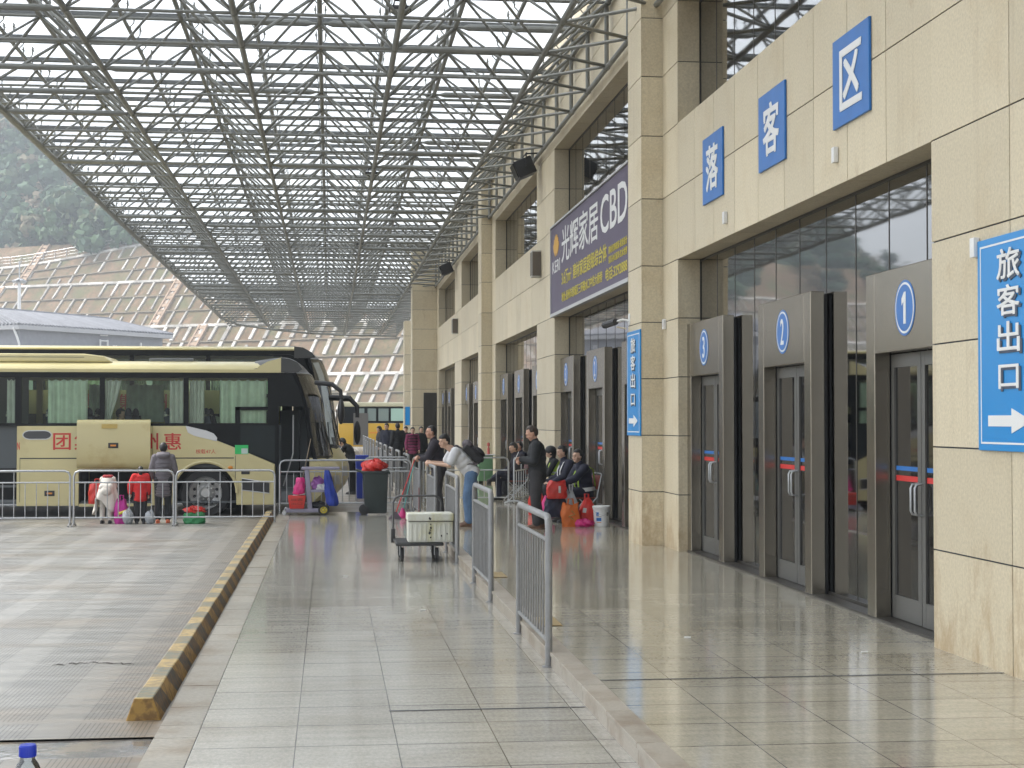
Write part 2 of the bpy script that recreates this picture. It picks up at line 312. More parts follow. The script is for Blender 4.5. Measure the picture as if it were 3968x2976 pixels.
tag(MB().box(1.9, 4.865, 11.182, 11.198, U+.0025, U+.005).build('platform_expansion_joint', JOINT, smooth=0), kind='structure'); tag(MB().box(.40, 1.735, 10.822, 10.838, .0025, .005).build('pavement_expansion_joint', JOINT, smooth=0), kind='structure')
BRN = mat('ochre_floor_plate', (.34, .24, .10), .35, var=.15, vs=20)
for i, (x, y) in enumerate(((1.98, 14.5), (1.98, 18.95))):
    tag(MB().box(x-.09, x+.09, y-.3, y+.3, U+.0035, U+.009).build('floor_plate', BRN, bevel=.002, seg=1), ['ochre metal plate set in the platform behind the nearest railing', 'ochre metal plate set in the platform behind the second railing'][i], 'floor plate', 'ochre floor plates')
# painted kerb bar
def kerb_mat():
    m = mat('kerb_black_yellow', (.4, .3, .05), .55); n, l, b = mnode(m); tc = n.new('ShaderNodeTexCoord'); sp = n.new('ShaderNodeSeparateXYZ'); l.new(tc.outputs['Object'], sp.inputs[0])
    k = math_n(n, l, 'ADD', math_n(n, l, 'MULTIPLY', sp.outputs[2], 1.6), sp.outputs[1]); f = math_n(n, l, 'FRACT', math_n(n, l, 'DIVIDE', math_n(n, l, 'ADD', k, 199.62), .88)); s = math_n(n, l, 'GREATER_THAN', f, .5)
    nz = n.new('ShaderNodeTexNoise'); nz.inputs['Scale'].default_value = 16; nz.inputs['Detail'].default_value = 8; l.new(tc.outputs['Object'], nz.inputs['Vector'])
    mx = n.new('ShaderNodeMix'); mx.data_type = 'RGBA'; mx.inputs[6].default_value = (.32, .19, .045, 1); mx.inputs[7].default_value = (.055, .055, .052, 1); l.new(s, mx.inputs[0])
    mr = n.new('ShaderNodeMapRange'); mr.inputs[1].default_value = .42; mr.inputs[2].default_value = .58; l.new(nz.outputs[0], mr.inputs[0])
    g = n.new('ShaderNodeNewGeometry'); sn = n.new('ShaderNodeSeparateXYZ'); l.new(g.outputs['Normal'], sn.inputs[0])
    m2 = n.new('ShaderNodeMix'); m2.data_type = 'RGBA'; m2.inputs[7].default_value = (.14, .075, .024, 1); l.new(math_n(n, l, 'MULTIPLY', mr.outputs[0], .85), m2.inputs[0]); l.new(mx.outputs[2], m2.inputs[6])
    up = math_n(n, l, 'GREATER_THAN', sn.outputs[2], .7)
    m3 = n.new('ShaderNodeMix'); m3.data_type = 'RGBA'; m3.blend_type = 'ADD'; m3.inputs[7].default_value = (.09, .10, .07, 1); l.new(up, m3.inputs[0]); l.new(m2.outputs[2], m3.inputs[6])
    l.new(m3.outputs[2], b.inputs['Base Color'])
    bp = n.new('ShaderNodeBump'); bp.inputs['Strength'].default_value = .5; bp.inputs['Distance'].default_value = .01; l.new(nz.outputs[0], bp.inputs['Height']); l.new(bp.outputs[0], b.inputs['Normal']); return m
b = MB()
ys = [10.95+.46*i for i in range(50)]
prof = [(-1.345, RD), (-1.29, .10), (-1.17, .10), (-1.115, RD)]
vs = [(x+random.uniform(-.004, .004), y, z+(random.uniform(-.004, .003) if z > 0 else 0)) for y in ys for x, z in prof]
b.add(vs, [(i*4+j, i*4+j+1, (i+1)*4+j+1, (i+1)*4+j) for i in range(49) for j in range(3)]+[(3, 2, 1, 0), (196, 197, 198, 199)])
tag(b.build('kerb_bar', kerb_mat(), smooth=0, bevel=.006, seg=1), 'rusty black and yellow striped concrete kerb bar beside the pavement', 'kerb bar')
CR = mat('road_crack', (.05, .045, .04), .9)
b = MB(); px_ = -2.25
pts = []
while px_ < -1.58: pts.append((px_, 13.55+random.uniform(-.05, .05)+.04*sin(px_*9))); px_ += .03
for (x0, y0), (x1, y1) in zip(pts, pts[1:]):
    wd = random.uniform(.006, .03); b.add([(x0, y0-wd, RD+.004), (x1, y1-wd, RD+.004), (x1, y1+wd, RD+.004), (x0, y0+wd, RD+.004)], [(0, 1, 2, 3)])
tag(b.build('road_crack', CR, smooth=0), kind='structure')
# ------------------------------------------------------------------ terminal building
BLD = empty('terminal_building', 'beige granite coach terminal with tall glazed bays and steel door portals', 'building', (W, 40, 0))
BO = V((W, 40, 0))
def part(mb, name, mats, parent=BLD, **k):
    """mb is in world coordinates; child of the building"""
    mb.v = [(x-BO.x, y-BO.y, z-BO.z) for x, y, z in mb.v]; return mb.build(name, mats, parent, **k)
G = .0065
def spans(a, b, js):
    e = [a]+[j for j in js if a+.05 < j < b-.05]+[b]; return list(zip(e, e[1:]))
ZJ = [.91, 1.74, 2.57, 3.40, 4.23, 5.22, 6.15, 7.03, 7.9, 8.75, 9.6]
def block(mb, x0, x1, y0, y1, z0, z1, yj=(), zj=ZJ, faces='FNKSU', xj=()):
    """stone clad block: dark joint core with slabs (mat 0) on the faces F front(-X) N near(-Y) K far(+Y) S soffit(-Z) U top"""
    t = .014; mb.box(x0+t, x1, y0+(t if 'N' in faces else 0), y1-(t if 'K' in faces else 0), z0+(t if 'S' in faces else 0), z1-(t if 'U' in faces else 0), mi=1)
    for za, zb in spans(z0, z1, zj):
        zl, zh = za+(G if za > z0 else 0), zb-(G if zb < z1 else 0)
        if 'F' in faces:
            for ya, yb in spans(y0, y1, yj): mb.box(x0, x0+t-.002, ya+(G if ya > y0 else .001), yb-(G if yb < y1 else .001), zl, zh, mi=0)
        for xa, xb in spans(x0+t, x1, xj):
            if 'N' in faces: mb.box(xa, xb, y0, y0+t-.002, zl, zh, mi=0)
            if 'K' in faces: mb.box(xa, xb, y1-t+.002, y1, zl, zh, mi=0)
    for c, f in ((z0, 'S'), (z1, 'U')):
        if f in faces:
            for ya, yb in spans(y0, y1, yj): mb.box(x0+t, x1, ya+G, yb-G, c if f == 'S' else c-t+.002, c+t-.002 if f == 'S' else c, mi=0)
SM = [STONE, JOINT]
TOP = 10.5
OP = [(12.55, 22.12), (25.23, 34.6), (37.58, 47.15), (50.25, 59.5), (62.62, 72.1)]
for y0, y1, yj in ((2, 12.55, [3.5, 5, 6.5, 8, 9.52, 11.04]), (22.12, 23.15, ()), (24.2, 25.23, ()), (34.6, 37.58, [36.1]), (47.15, 48.2, ()), (49.25, 50.25, ()), (59.5, 62.62, [61.1]), (72.1, 73.2, ())):
    b = MB(); block(b, W, 5.185, y0, y1, U, TOP, yj, faces='FNK'); b.box(5.19, 5.6, y0, y1, U, TOP, mi=2); part(b, 'wall_pier', SM+[DKMETAL], smooth=0)
for y0 in (23.15, 48.2):
    b = MB(); block(b, 4.55, 5.2, y0, y0+1.05, U, TOP, faces='FNK'); part(b, 'pilaster', SM, smooth=0)
b = MB(); block(b, 3.74, 6, 73.2, 74.6, U, 11.5, [], faces='FNK'); part(b, 'corner_tower', SM, smooth=0)
b = MB(); block(b, 3.66, 6, 79.2, 80.4, U, 6.9, [], faces='FNK'); part(b, 'end_block', SM, smooth=0)
b = MB(); b.box(4.26, 4.86, 73.16, 73.19, 1.15, 3.24, mi=0); z = 1.2
while z < 3.2: b.box(4.30, 4.82, 73.12, 73.16, z, z+.035, mi=0, T=None); z += .075
part(b, 'louvre_grille', DKMETAL, smooth=0)
for bi, (y0, y1) in enumerate(OP):
    n = 9; yj = [y0+(y1-y0)/n*i for i in range(1, n)]
    b = MB(); block(b, W, 5.185, y0, y1, 4.23, 6.15, yj, zj=[5.22], faces='FSU'); b.box(5.19, 5.4, y0, y1, 4.23, 6.14, mi=2); part(b, 'spandrel', SM+[DKMETAL], smooth=0)
    b = MB(); block(b, W, 5.185, y0, y1, 7.9, TOP, yj, zj=[8.75, 9.6], faces='FS'); b.box(5.19, 5.4, y0, y1, 7.9, TOP, mi=2); part(b, 'upper_band', SM+[DKMETAL], smooth=0)
    for (za, zb) in ((U, 4.225), (6.145, 7.895)):
        m = 10; st = (y1-y0)/m
        fr = MB()
        for i in range(m+1): fr.box(5.196, 5.215, max(y0, y0+st*i-.009), min(y1, y0+st*i+.009), za, zb)
        fr.box(5.188, 5.23, y0, y1, za, za+.05); fr.box(5.19, 5.23, y0, y1, zb-.025, zb)
        if za < 1: fr.box(4.995, 5.17, y0, y1, za, za+.022)
        f = part(fr, 'window', DKMETAL, smooth=0)
        pn = MB()
        for i in range(m): pn.box(5.2, 5.207, y0+st*i+.013, y0+st*(i+1)-.013, za+.05, zb-.025)
        p = part(pn, 'pane', MIRG, f, smooth=0)
    for k, off in enumerate((.97, 4.78, 8.55)):
        c = y0+off; a0, a1 = c-1.03, c+1.03
        if a0 < y0: a0 = y0+.02
        p = MB(); p.box(5.0, 5.15, a0, a0+.23, U, 3.31); p.box(5.0, 5.15, a1-.23, a1, U, 3.31); p.box(5.0, 5.15, a0+.231, a1-.231, 2.57, 3.31)
        P = part(p, 'door_portal', STEELP, smooth=0, bevel=.006, seg=1)
        bk = MB(); bk.box(5.155, 5.185, a0+.03, a1-.03, 2.6, 3.28); bk.box(5.155, 5.185, a0+.03, a0+.2, U, 2.6); bk.box(5.155, 5.185, a1-.2, a1-.03, U, 2.6); part(bk, 'portal_gasket', BLK, P, smooth=0)
        i0, i1 = a0+.235, a1-.235; mid = (i0+i1)/2
        for l0, l1 in ((i0, mid-.006), (mid+.006, i1)):
            lf = MB(); lf.box(5.155, 5.195, l0, l0+.085, U+.03, 2.56); lf.box(5.155, 5.195, l1-.085, l1, U+.03, 2.56); lf.box(5.156, 5.194, l0+.085, l1-.085, U+.03, .36); lf.box(5.156, 5.194, l0+.085, l1-.085, 2.44, 2.56)
            lf.box(5.172, 5.178, l0+.085, l1-.085, .36, 2.44, mi=1)
            lf.box(5.169, 5.1715, l0+.09, l1-.09, 1.405, 1.455, mi=2); lf.box(5.169, 5.1715, l0+.09, l1-.09, 1.50, 1.54, mi=3)
            part(lf, 'door_leaf', [ALU, DOORG, RED, BLUE], P, smooth=0)
        for s in (-1, 1):
            y = mid+s*.05; h = MB(); h.tube([(5.15, y, 1.12), (5.09, y, 1.13), (5.075, y, 1.16), (5.075, y, 1.36), (5.09, y, 1.39), (5.15, y, 1.40)], .011, 6); part(h, 'handle', GALV, P)
        dm = MB(); Td = M.Rotation(-pi/2, 4, 'Y')
        dm.lathe([(0, 0), (.245, 0), (.245, .004), (0, .004)], (5.0, c, 2.94), 32, Td, 0); dm.lathe([(0, .004), (.225, .004), (.225, .006), (0, .006)], (5.0, c, 2.94), 32, Td, 1); dm.lathe([(0, .006), (.205, .006), (.205, .008), (0, .008)], (5.0, c, 2.94), 32, Td, 0)
        part(dm, 'number_disc', [BLUE, WHT], P)
        g = MB().prism([(.045, 0), (.10, 0), (.10, .28), (.062, .28), (0, .225), (0, .165), (.045, .2)], (4.992, c+.06, 2.80), (0, -1, 0), (0, 0, 1), (-.003, 0, 0)) if k == 0 else glyphs(str(k+1), (4.992, c+(.06 if k else .045), 2.80), (0, -1, 0), (0, 0, 1), .12 if k else .095, .28, .003, .03); part(g, 'numeral', WHT, P, smooth=0)
# signs on the facade
def fac_sign(name, label, y0, y1, z0, z1, x, base, items, group=None, border=None, th=.025):
    """flat sign facing the yard (-X); y1 is its left end as read"""
    e = empty(name, label, 'sign', (x, (y0+y1)/2, z0), 0, group); o = V((x, (y0+y1)/2, z0))
    def ch(mb, nm, m, **k): mb.v = [tuple(V(p)-o) for p in mb.v]; return mb.build(nm, m, e, smooth=0, **k)
    ch(MB().box(x, x+th, y0, y1, z0, z1), 'board', base, bevel=.003, seg=1)
    if border:
        d_, t_ = border; q = MB()
        for (a, b_, c, d2) in ((y0+d_, y1-d_, z0+d_, z0+d_+t_), (y0+d_, y1-d_, z1-d_-t_, z1-d_), (y0+d_, y0+d_+t_, z0+d_+t_, z1-d_-t_), (y1-d_-t_, y1-d_, z0+d_+t_, z1-d_-t_)): q.box(x-.002, x, a, b_, c, d2)
        ch(q, 'border_line', WHT)
    for (t, s, zb, w_, h_, m, bold, *lay) in items:
        ly = lay[0] if lay else 0
        ch(glyphs(t, (x-.004-ly, y1-s, zb), (0, -1, 0), (0, 0, 1), w_, h_, .003, bold), 'lettering', m)
    return e, ch
for t, y0, nm in (('落', 19.44, 'blue square sign with the character 落 above door 3'), ('客', 16.69, 'blue square sign with the character 客 above door 2'), ('区', 13.98, 'blue square sign with the character 区 above door 1')):
    fac_sign('character_sign', nm, y0, y0+1.05, 4.765, 5.62, 4.842, BLUE, [(t, .22 if t != '区' else .24, 4.765+.15, .62, .56, WHT, .055)], 'blue character signs on the spandrel')
SHD = mat('letter_shadow_grey', (.06, .08, .12), .6)
for y0, y1, nm in ((10.45, 11.57, 'blue vertical 旅客出口 sign with arrow on the wall at the right edge'), (23.16, 24.19, 'blue vertical 旅客出口 sign with arrow on the stone pilaster')):
    x = 4.845 if y0 < 20 else 4.525; it = []; wd = y1-y0
    for i, t in enumerate('旅客出口'):
        z = 2.98-.265*i; hh = .215 if t != '口' else .17; ww = .34*wd if t != '口' else .30*wd; s = .33*wd if t != '口' else .35*wd
        it += [(t, s+.03, z-.018, ww, hh, SHD, .05), (t, s, z, ww, hh, WHT, .04, .004)]
    e, ch = fac_sign('exit_sign', nm, y0, y1, 1.73, 3.30, x, BLUE2, it, 'exit signs', (.05, .014), th=.022)
    a = MB(); o_y = y1-.17*wd; L = .66*wd
    a.prism([(0, .05), (L*.55, .05), (L*.55, 0), (L, .09), (L*.55, .18), (L*.55, .13), (0, .13)], (x-.001, o_y, 1.86), (0, -1, 0), (0, 0, 1), (-.004, 0, 0)); ch(a, 'arrow', WHT)
PUR = mat('banner_purple', (.082, .062, .112), .5, var=.06, vs=2); YEL = mat('banner_yellow', (.62, .52, .05), .5); GOLD = mat('banner_gold', (.62, .33, .03), .5)
ban, bch = fac_sign('advert_banner', 'long purple advertising banner with white and yellow Chinese lettering and a gold shell', 25.45, 34.6, 4.27, 6.13, 4.80, PUR, [
    ('光辉家居', 1.6, 5.24, 4.55, .72, WHT, .025), ('CBD', 6.42, 5.26, 2.6, .66, WHT, .035), ('KERI', .22, 5.13, 1.12, .25, WHT, .02),
    ('3.6万m²', 1.6, 4.76, 1.35, .29, YEL, .02), ('建材家居超级综合体', 3.15, 4.76, 3.9, .30, YEL, .03), ('建材·灯饰软装·家居设计', 7.25, 4.84, 1.75, .13, YEL, .02), ('家具·办公家具·红木世界', 7.25, 4.67, 1.75, .13, YEL, .02),
    ('地址:惠州市惠城区三环路水口中信大桥旁', 1.6, 4.42, 5.0, .2, YEL, .02), ('电话:3292888', 6.95, 4.39, 2.05, .22, YEL, .025)], th=.05)
sh = MB()
for i in range(7):
    a = R(-54+18*i); ca, sa = cos(a), sin(a); pet = [(-.045, .1), (-.085, .36), (-.05, .47), (0, .50), (.05, .47), (.085, .36), (.045, .1)]
    sh.prism([((p*ca+q*sa)*1.0, -p*sa+q*ca) for p, q in pet], (4.799, 33.83, 5.44), (0, -1, 0), (0, 0, 1), (-.004-.0006*i, 0, 0))
bch(sh, 'shell_emblem', GOLD)
fr = MB(); LG = mat('banner_frame_grey', (.5, .5, .5), .4, .2)
for (a, c, d_, e_) in ((25.43, 34.62, 4.20, 4.268), (25.43, 34.62, 6.132, 6.17)): fr.box(4.77, 4.865, a, c, d_, e_)
fr.box(4.775, 4.86, 34.602, 34.63, 4.268, 6.132); bch(fr, 'frame', LG)
# wall speakers, floodlights, cameras, switch boxes
def wallbox(name, label, cat, y, z, sy, sz, dx, m, x=W, group=None):
    b = MB(); b.box(x-dx, x-.002, y-sy/2, y+sy/2, z-sz/2, z+sz/2); o = b.build(name, m, bevel=min(dx, sy, sz)*.15, seg=2); return tag(o, label, cat, group)
SPK = mat('speaker_brown', (.12, .10, .08), .6); SPKF = mat('speaker_rim', (.5, .49, .46), .5)
for y, z, sz, lab in ((36.95, 5.6, .62, 'slim column speaker on the pier left of the purple banner'), (61.2, 5.58, .6, 'slim column speaker on the far pier beside the stone tower')):
    e = empty('column_speaker', lab, 'speaker', (4.74, y, z), 0, 'column speakers on the wall')
    MB().box(-.09, .128, -.15, .15, -sz/2, sz/2).build('cabinet', SPKF, e, bevel=.012); MB().box(-.097, -.0905, -.12, .12, -sz/2+.04, sz/2-.04).build('grille', SPK, e); MB().box(-.08, .118, -.158, -.151, -sz/2+.03, sz/2-.03).build('side_panel', SPK, e)
for y, x, lab in ((37.0, 4.5, 'black box floodlight under the canopy edge near the banner'), (62.0, 4.5, 'black box floodlight under the canopy edge by the stone tower')):
    e = empty('floodlight', lab, 'floodlight', (x, y, 7.85), 0, 'floodlights under the canopy')
    Tm = M.Translation((0, 0, 0)) @ M.Rotation(R(-24), 4, 'Y')
    MB().box(-.24, .2, -.3, .3, -.2, .2, T=Tm).build('housing', BLK, e, bevel=.02); MB().box(-.27, -.243, -.26, .26, -.17, .17, T=Tm).build('lens', DOORG, e)
    MB().tube([(0, -.33, 0), (0, -.33, .3), (.05, 0, .36), (0, .33, .3), (0, .33, 0)], .018, 6).build('bracket', BLK, e); MB().tube([(.04, 0, .34), (.36, 0, .36)], .02, 6).build('arm', BLK, e)
for i, (y, z, x) in enumerate(((14.98, 4.52, W), (19.32, 4.46, W), (11.62, 3.26, W), (22.95, 3.36, W))):
    wallbox('junction_box', ['small white junction box below the sign 区', 'small white junction box below the sign 落', 'small white junction box at the corner of the nearest exit sign', 'small white junction box beside the stone pilaster'][i], 'junction box', y, z, .085, .15, .05, WHT, x, 'white junction boxes')
e = empty('security_camera', 'white security camera on an arm above the exit sign on the pilaster', 'camera', (4.55, 24.1, 3.5))
MB().tube([(-.005, 0, -.02), (-.1, .03, .0), (-.2, .12, -.03)], .018, 6).build('arm', WHT, e); MB().box(-.012, 0, -.05, .05, -.09, .09).build('wall_plate', WHT, e, bevel=.004)
MB().tube([(-.2, .08, -.03), (-.3, .5, -.06)], [.05, .055], 10).build('housing', BLK, e); MB().tube([(-.05, .02, -.14), (-.18, .1, -.11)], .014, 6).build('cable', mat('cable_cream', (.5, .42, .3), .6), e)
tag(MB().box(3.70, 3.93, 79.12, 79.16, 1.75, 2.65).build('notice_sign', BLUE2), 'small blue notice sign on the far stone block', 'sign')
# ------------------------------------------------------------------ canopy
CAN = empty('canopy', 'large grey tubular space frame canopy roofed in frosted glass', 'canopy', (-1.5, 50, 8.1)); CO = V((-1.5, 50, 8.1))
def cpart(mb, name, m, **k):
    mb.v = [tuple(V(p)-CO) for p in mb.v]; return mb.build(name, m, CAN, **k)
def xleft(y):
    if y < 96: return -99
    k = [(96, -6.6), (98, -6.4), (103.7, -5.85), (109.8, -3.4), (113.1, -1.5), (115.1, .5), (116.3, 5.3), (130, 99)]
    for (a, p), (c, q) in zip(k, k[1:]):
        if y <= c: return p+(q-p)*(y-a)/(c-a)
    return 99
PY = 2.06; YB = [26.4+PY*i for i in range(-15, 45)]; YT = [y+PY/2 for y in YB[:-1]]
XB = [-6.45, -3.95, -1.45, 1.05, 3.55]; XT = [-7.7, -5.2, -2.7, -.2, 2.3, 4.8]; ZB, ZT = 8.1, 9.25
ok = lambda x, y: x > xleft(y)-1.0
for x in XB:
    ys = [y for y in YB if ok(x, y) and (x > -6 or y < 97)]
    cpart(MB().tube([(x, ys[0], ZB), (x, ys[-1], ZB)], .05 if x > -6 else .075, 8), 'bottom_chord', TRUSS)
for x in XT:
    ys = [y for y in YT if ok(x, y)]; cpart(MB().tube([(x, ys[0], ZT), (x, ys[-1], ZT)], .045, 8), 'top_chord', TRUSS)
rng = random.Random(3)
for r, y in enumerate(YB):
    b = MB(); xs = [x for x in XB if ok(x, y)]
    if not xs: continue
    for x0, x1 in zip(xs, xs[1:]):
        rr = .052 if rng.random() < .24 else .027
        b.tube([(x0, y, ZB), (x0+.14, y, ZB), (x0+.22, y, ZB), (x1-.22, y, ZB), (x1-.14, y, ZB), (x1, y, ZB)], [.025, .03, rr, rr, .03, .025], 8)
    for x in xs: b.ell((x, y, ZB), (.065, .065, .065), 8, 5)
    cpart(b, 'bottom_cross_tube', TRUSS)
    b = MB()
    for x in xs:
        for sx in (-1.25, 1.25):
            for sy in (-PY/2, PY/2):
                xt, yt = x+sx, y+sy
                if not ok(xt, yt) or yt < YT[0]-.1: continue
                if xt > 4: b.tube([(x, y, ZB), (4.78, yt, ZB+.03)], .03, 6)
                b.tube([(x, y, ZB), (xt, yt, ZT)], .031 if rng.random() < .3 else .024, 6)
    cpart(b, 'web_bracing', TRUSS)
for r, y in enumerate(YT):
    b = MB(); xs = [x for x in XT if ok(x, y)]
    if not xs: continue
    for x0, x1 in zip(xs, xs[1:]):
        rr = .062 if (r % 3 == 1 and x0 > -3 and rng.random() < .8) else .028
        b.tube([(x0, y, ZT), (x0+.14, y, ZT), (x0+.24, y, ZT), (x1-.24, y, ZT), (x1-.14, y, ZT), (x1, y, ZT)], [.025, .03, rr, rr, .03, .025], 8)
    for x in xs:
        b.ell((x, y, ZT), (.062, .062, .062), 8, 5); b.tube([(x, y, ZT), (x, y, 9.72)], .03, 6)
    if 4.8 in xs: b.tube([(4.78, y, ZB), (4.78, y, ZT)], .04, 8); b.ell((4.78, y, ZB+.02), (.07, .07, .07), 8, 5)
    cpart(b, 'top_cross_tube', TRUSS)
    x0 = max(-8.2, xleft(y)-1.5)
    cpart(MB().box(x0, 4.84, y-.07, y+.07, 9.78, 9.86), 'purlin', BEAMG, smooth=0)
cpart(MB().tube([(4.78, YB[0], ZB), (4.78, 116, ZB)], .045, 8), 'wall_chord', TRUSS)
k = [(-6.5, 96.5), (-5.85, 103.7), (-3.4, 109.8), (-1.5, 113.1), (.5, 115.1), (4.8, 116.3)]
cpart(MB().tube([(x, y, ZB) for x, y in k], .07, 8), 'end_edge_tube', TRUSS); cpart(MB().tube([(x-.9, y+.6, 9.85) for x, y in k], .09, 8), 'roof_edge_tube', TRUSS)
cpart(MB().tube([(-8.12, YB[0], 9.92), (-8.12, 96, 9.92)], .06, 8), 'gutter_tube', TRUSS)
nx = 11
for i in range(nx):
    x = -7.7+1.25*i; b = MB(); ys = [y for y in YT if ok(x, y)]
    b.tube([(x, ys[0], 9.66), (x, ys[-1], 9.66)], .042, 6)
    for y in ys:
        if y > 75: continue
        for dy in (-.52, .52):
            for sx in (-1, 1):
                b.tube([(x, y+dy, 9.70), (x+.09*sx, y+dy, 9.80), (x+.10*sx, y+dy+.06, 9.97)], .012, 4); b.tube([(x+.09*sx, y+dy, 9.80), (x+.10*sx, y+dy-.06, 9.97)], .012, 4); b.ell((x+.1*sx, y+dy+.06, 9.9), (.03, .03, .015), 6, 3); b.ell((x+.1*sx, y+dy-.06, 9.9), (.03, .03, .015), 6, 3)
    cpart(b, 'spider_rail', TRUSS)
b = MB()
for y in YT:
    xs = [-8.95+1.25*i for i in range(12)]
    for x in xs:
        x1 = min(x+1.24, 4.86); x = max(x, -8.2)
        if x > 4.8 or not (x1 > xleft(y)-1.6): continue
        b.box(x, x1, y-PY/2+.006, y+PY/2-.006, 9.99, 10.0)
cpart(b, 'roof_glass', ROOFG, smooth=0)
LMP = mat('lamp_body_black', (.03, .03, .032), .5); LENS = mat('lamp_lens_frosted', (.6, .6, .58), .3)
for i, y in enumerate((24.4, 40.8, 57.3, 73.8)):
    e = empty('high_bay_light', [ 'black flat lamp hung in the canopy frame nearest the camera', 'black flat lamp hung in the canopy, second along the row', 'black flat lamp hung in the canopy, third along the row', 'black flat lamp hung in the canopy, farthest along the row'][i], 'lamp', (1.05, y, 8.16), 0, 'lamps hung in the canopy')
    MB().box(-.17, .17, -.13, .13, .06, .12).build('housing', LMP, e, bevel=.015); MB().box(-.15, .15, -.11, .11, .045, .0595).build('diffuser', LENS, e); MB().tube([(-.1, 0, .12), (-.08, 0, .22), (.08, 0, .22), (.1, 0, .12)], .018, 6).build('bracket', LMP, e)
# ------------------------------------------------------------------ hillside: terraced slope with concrete lattice, wooded hill above
HP, HU, HC = V((5.7, 287, 0)), V((.5, .866, 0)), V((-.866, .5, 0))
TR, TRUN, BERM = 10.6, 9.6, 1.9; NT = 4
def hz(d, t=0):
    """height of the cut slope at distance d up it"""
    if d <= 0: return -.1
    k = int(d//(TRUN+BERM)); r = d-k*(TRUN+BERM)
    if k >= NT: return NT*TR+(d-NT*(TRUN+BERM))*.5
    return k*TR+min(r/TRUN, 1)*TR
def hpt(t, d, lift=0, z=None):
    p = HP+HC*t+HU*d; return V((p.x, p.y, (hz(d, t) if z is None else z)+lift))
def soil_mat():
    m = mat('slope_soil', (.3, .2, .13), .95); n, l, b = mnode(m); tc = n.new('ShaderNodeTexCoord')
    def nz(sc, d=8):
        t = n.new('ShaderNodeTexNoise'); t.inputs['Scale'].default_value = sc; t.inputs['Detail'].default_value = d; t.inputs['Roughness'].default_value = .65; l.new(tc.outputs['Object'], t.inputs['Vector']); return t.outputs[0]
    def rmp(v, a, c):
        r = n.new('ShaderNodeMapRange'); r.inputs[1].default_value = a; r.inputs[2].default_value = c; l.new(v, r.inputs[0]); return r.outputs[0]
    def mix(f, a, c):
        x = n.new('ShaderNodeMix'); x.data_type = 'RGBA'; l.new(f, x.inputs[0])
        for i, v in ((6, a), (7, c)):
            if isinstance(v, tuple): x.inputs[i].default_value = (*v, 1)
            else: l.new(v, x.inputs[i])
        return x.outputs[2]
    c = mix(rmp(nz(.35), .42, .6), (.17, .11, .06), (.27, .17, .10)); c = mix(rmp(nz(.21, 10), .46, .68), c, (.135, .145, .06)); c = mix(rmp(nz(1.7), .5, .68), c, (.10, .10, .05)); c = mix(rmp(nz(.05), .57, .66), c, (.37, .25, .16))
    l.new(c, b.inputs['Base Color']); return m
SOIL = soil_mat()
LAT = mat('lattice_concrete', (.50, .475, .43), .85, island=.32, var=.2, vs=.4, mixcol=(.28, .23, .17), mixs=.5, mixlo=.5, mixhi=.7)
LEDGE = mat('ledge_shadow_tone', (.19, .155, .105), .9, var=.3, vs=.4)  # contour ledges coloured dark: the shadow lines under them are painted in
ds = []
for k in range(NT): ds += [k*(TRUN+BERM)+TRUN*i/4 for i in range(5)]+[k*(TRUN+BERM)+TRUN+BERM*.98]
b = MB(); nt = 60; T0, T1 = -60, 190
def vsl(i, j):
    t = T0+(T1-T0)*i/nt; d = ds[j]; return hpt(t, d)
vs = [vsl(i, j) for i in range(nt+1) for j in range(len(ds))]; L = len(ds)
b.add([(x, y, z) for x, y, z in vs], [(i*L+j, (i+1)*L+j, (i+1)*L+j+1, i*L+j+1) for i in range(nt) for j in range(L-1)])
tag(b.build('hillside_slope', SOIL, smooth=0), kind='structure')
def bar(mb, p, q, wd, nrm, up=.22):
    p, q = V(p), V(q); t = (q-p).normalized(); s = t.cross(nrm).normalized()*wd/2; h = nrm*up; lo = nrm*-.15
    mb.add([p-s+lo, p+s+lo, p+s+h, p-s+h, q-s+lo, q+s+lo, q+s+h, q-s+h], [(0, 3, 2, 1), (4, 5, 6, 7), (0, 1, 5, 4), (1, 2, 6, 5), (2, 3, 7, 6), (3, 0, 4, 7)])
NRM = (V((0, 0, 1))*TRUN-HU*TR).normalized()
lr = random.Random(5)
def topf(t): q = min(1, max(0, (t-62)/58)); return 1-.52*q*q*(3-2*q)
def dtop(t): return (NT-1)*(TRUN+BERM)+TRUN*topf(t)
TE = [(-55, 180), (-55, 180), (-50, 180), (-40, 118)]
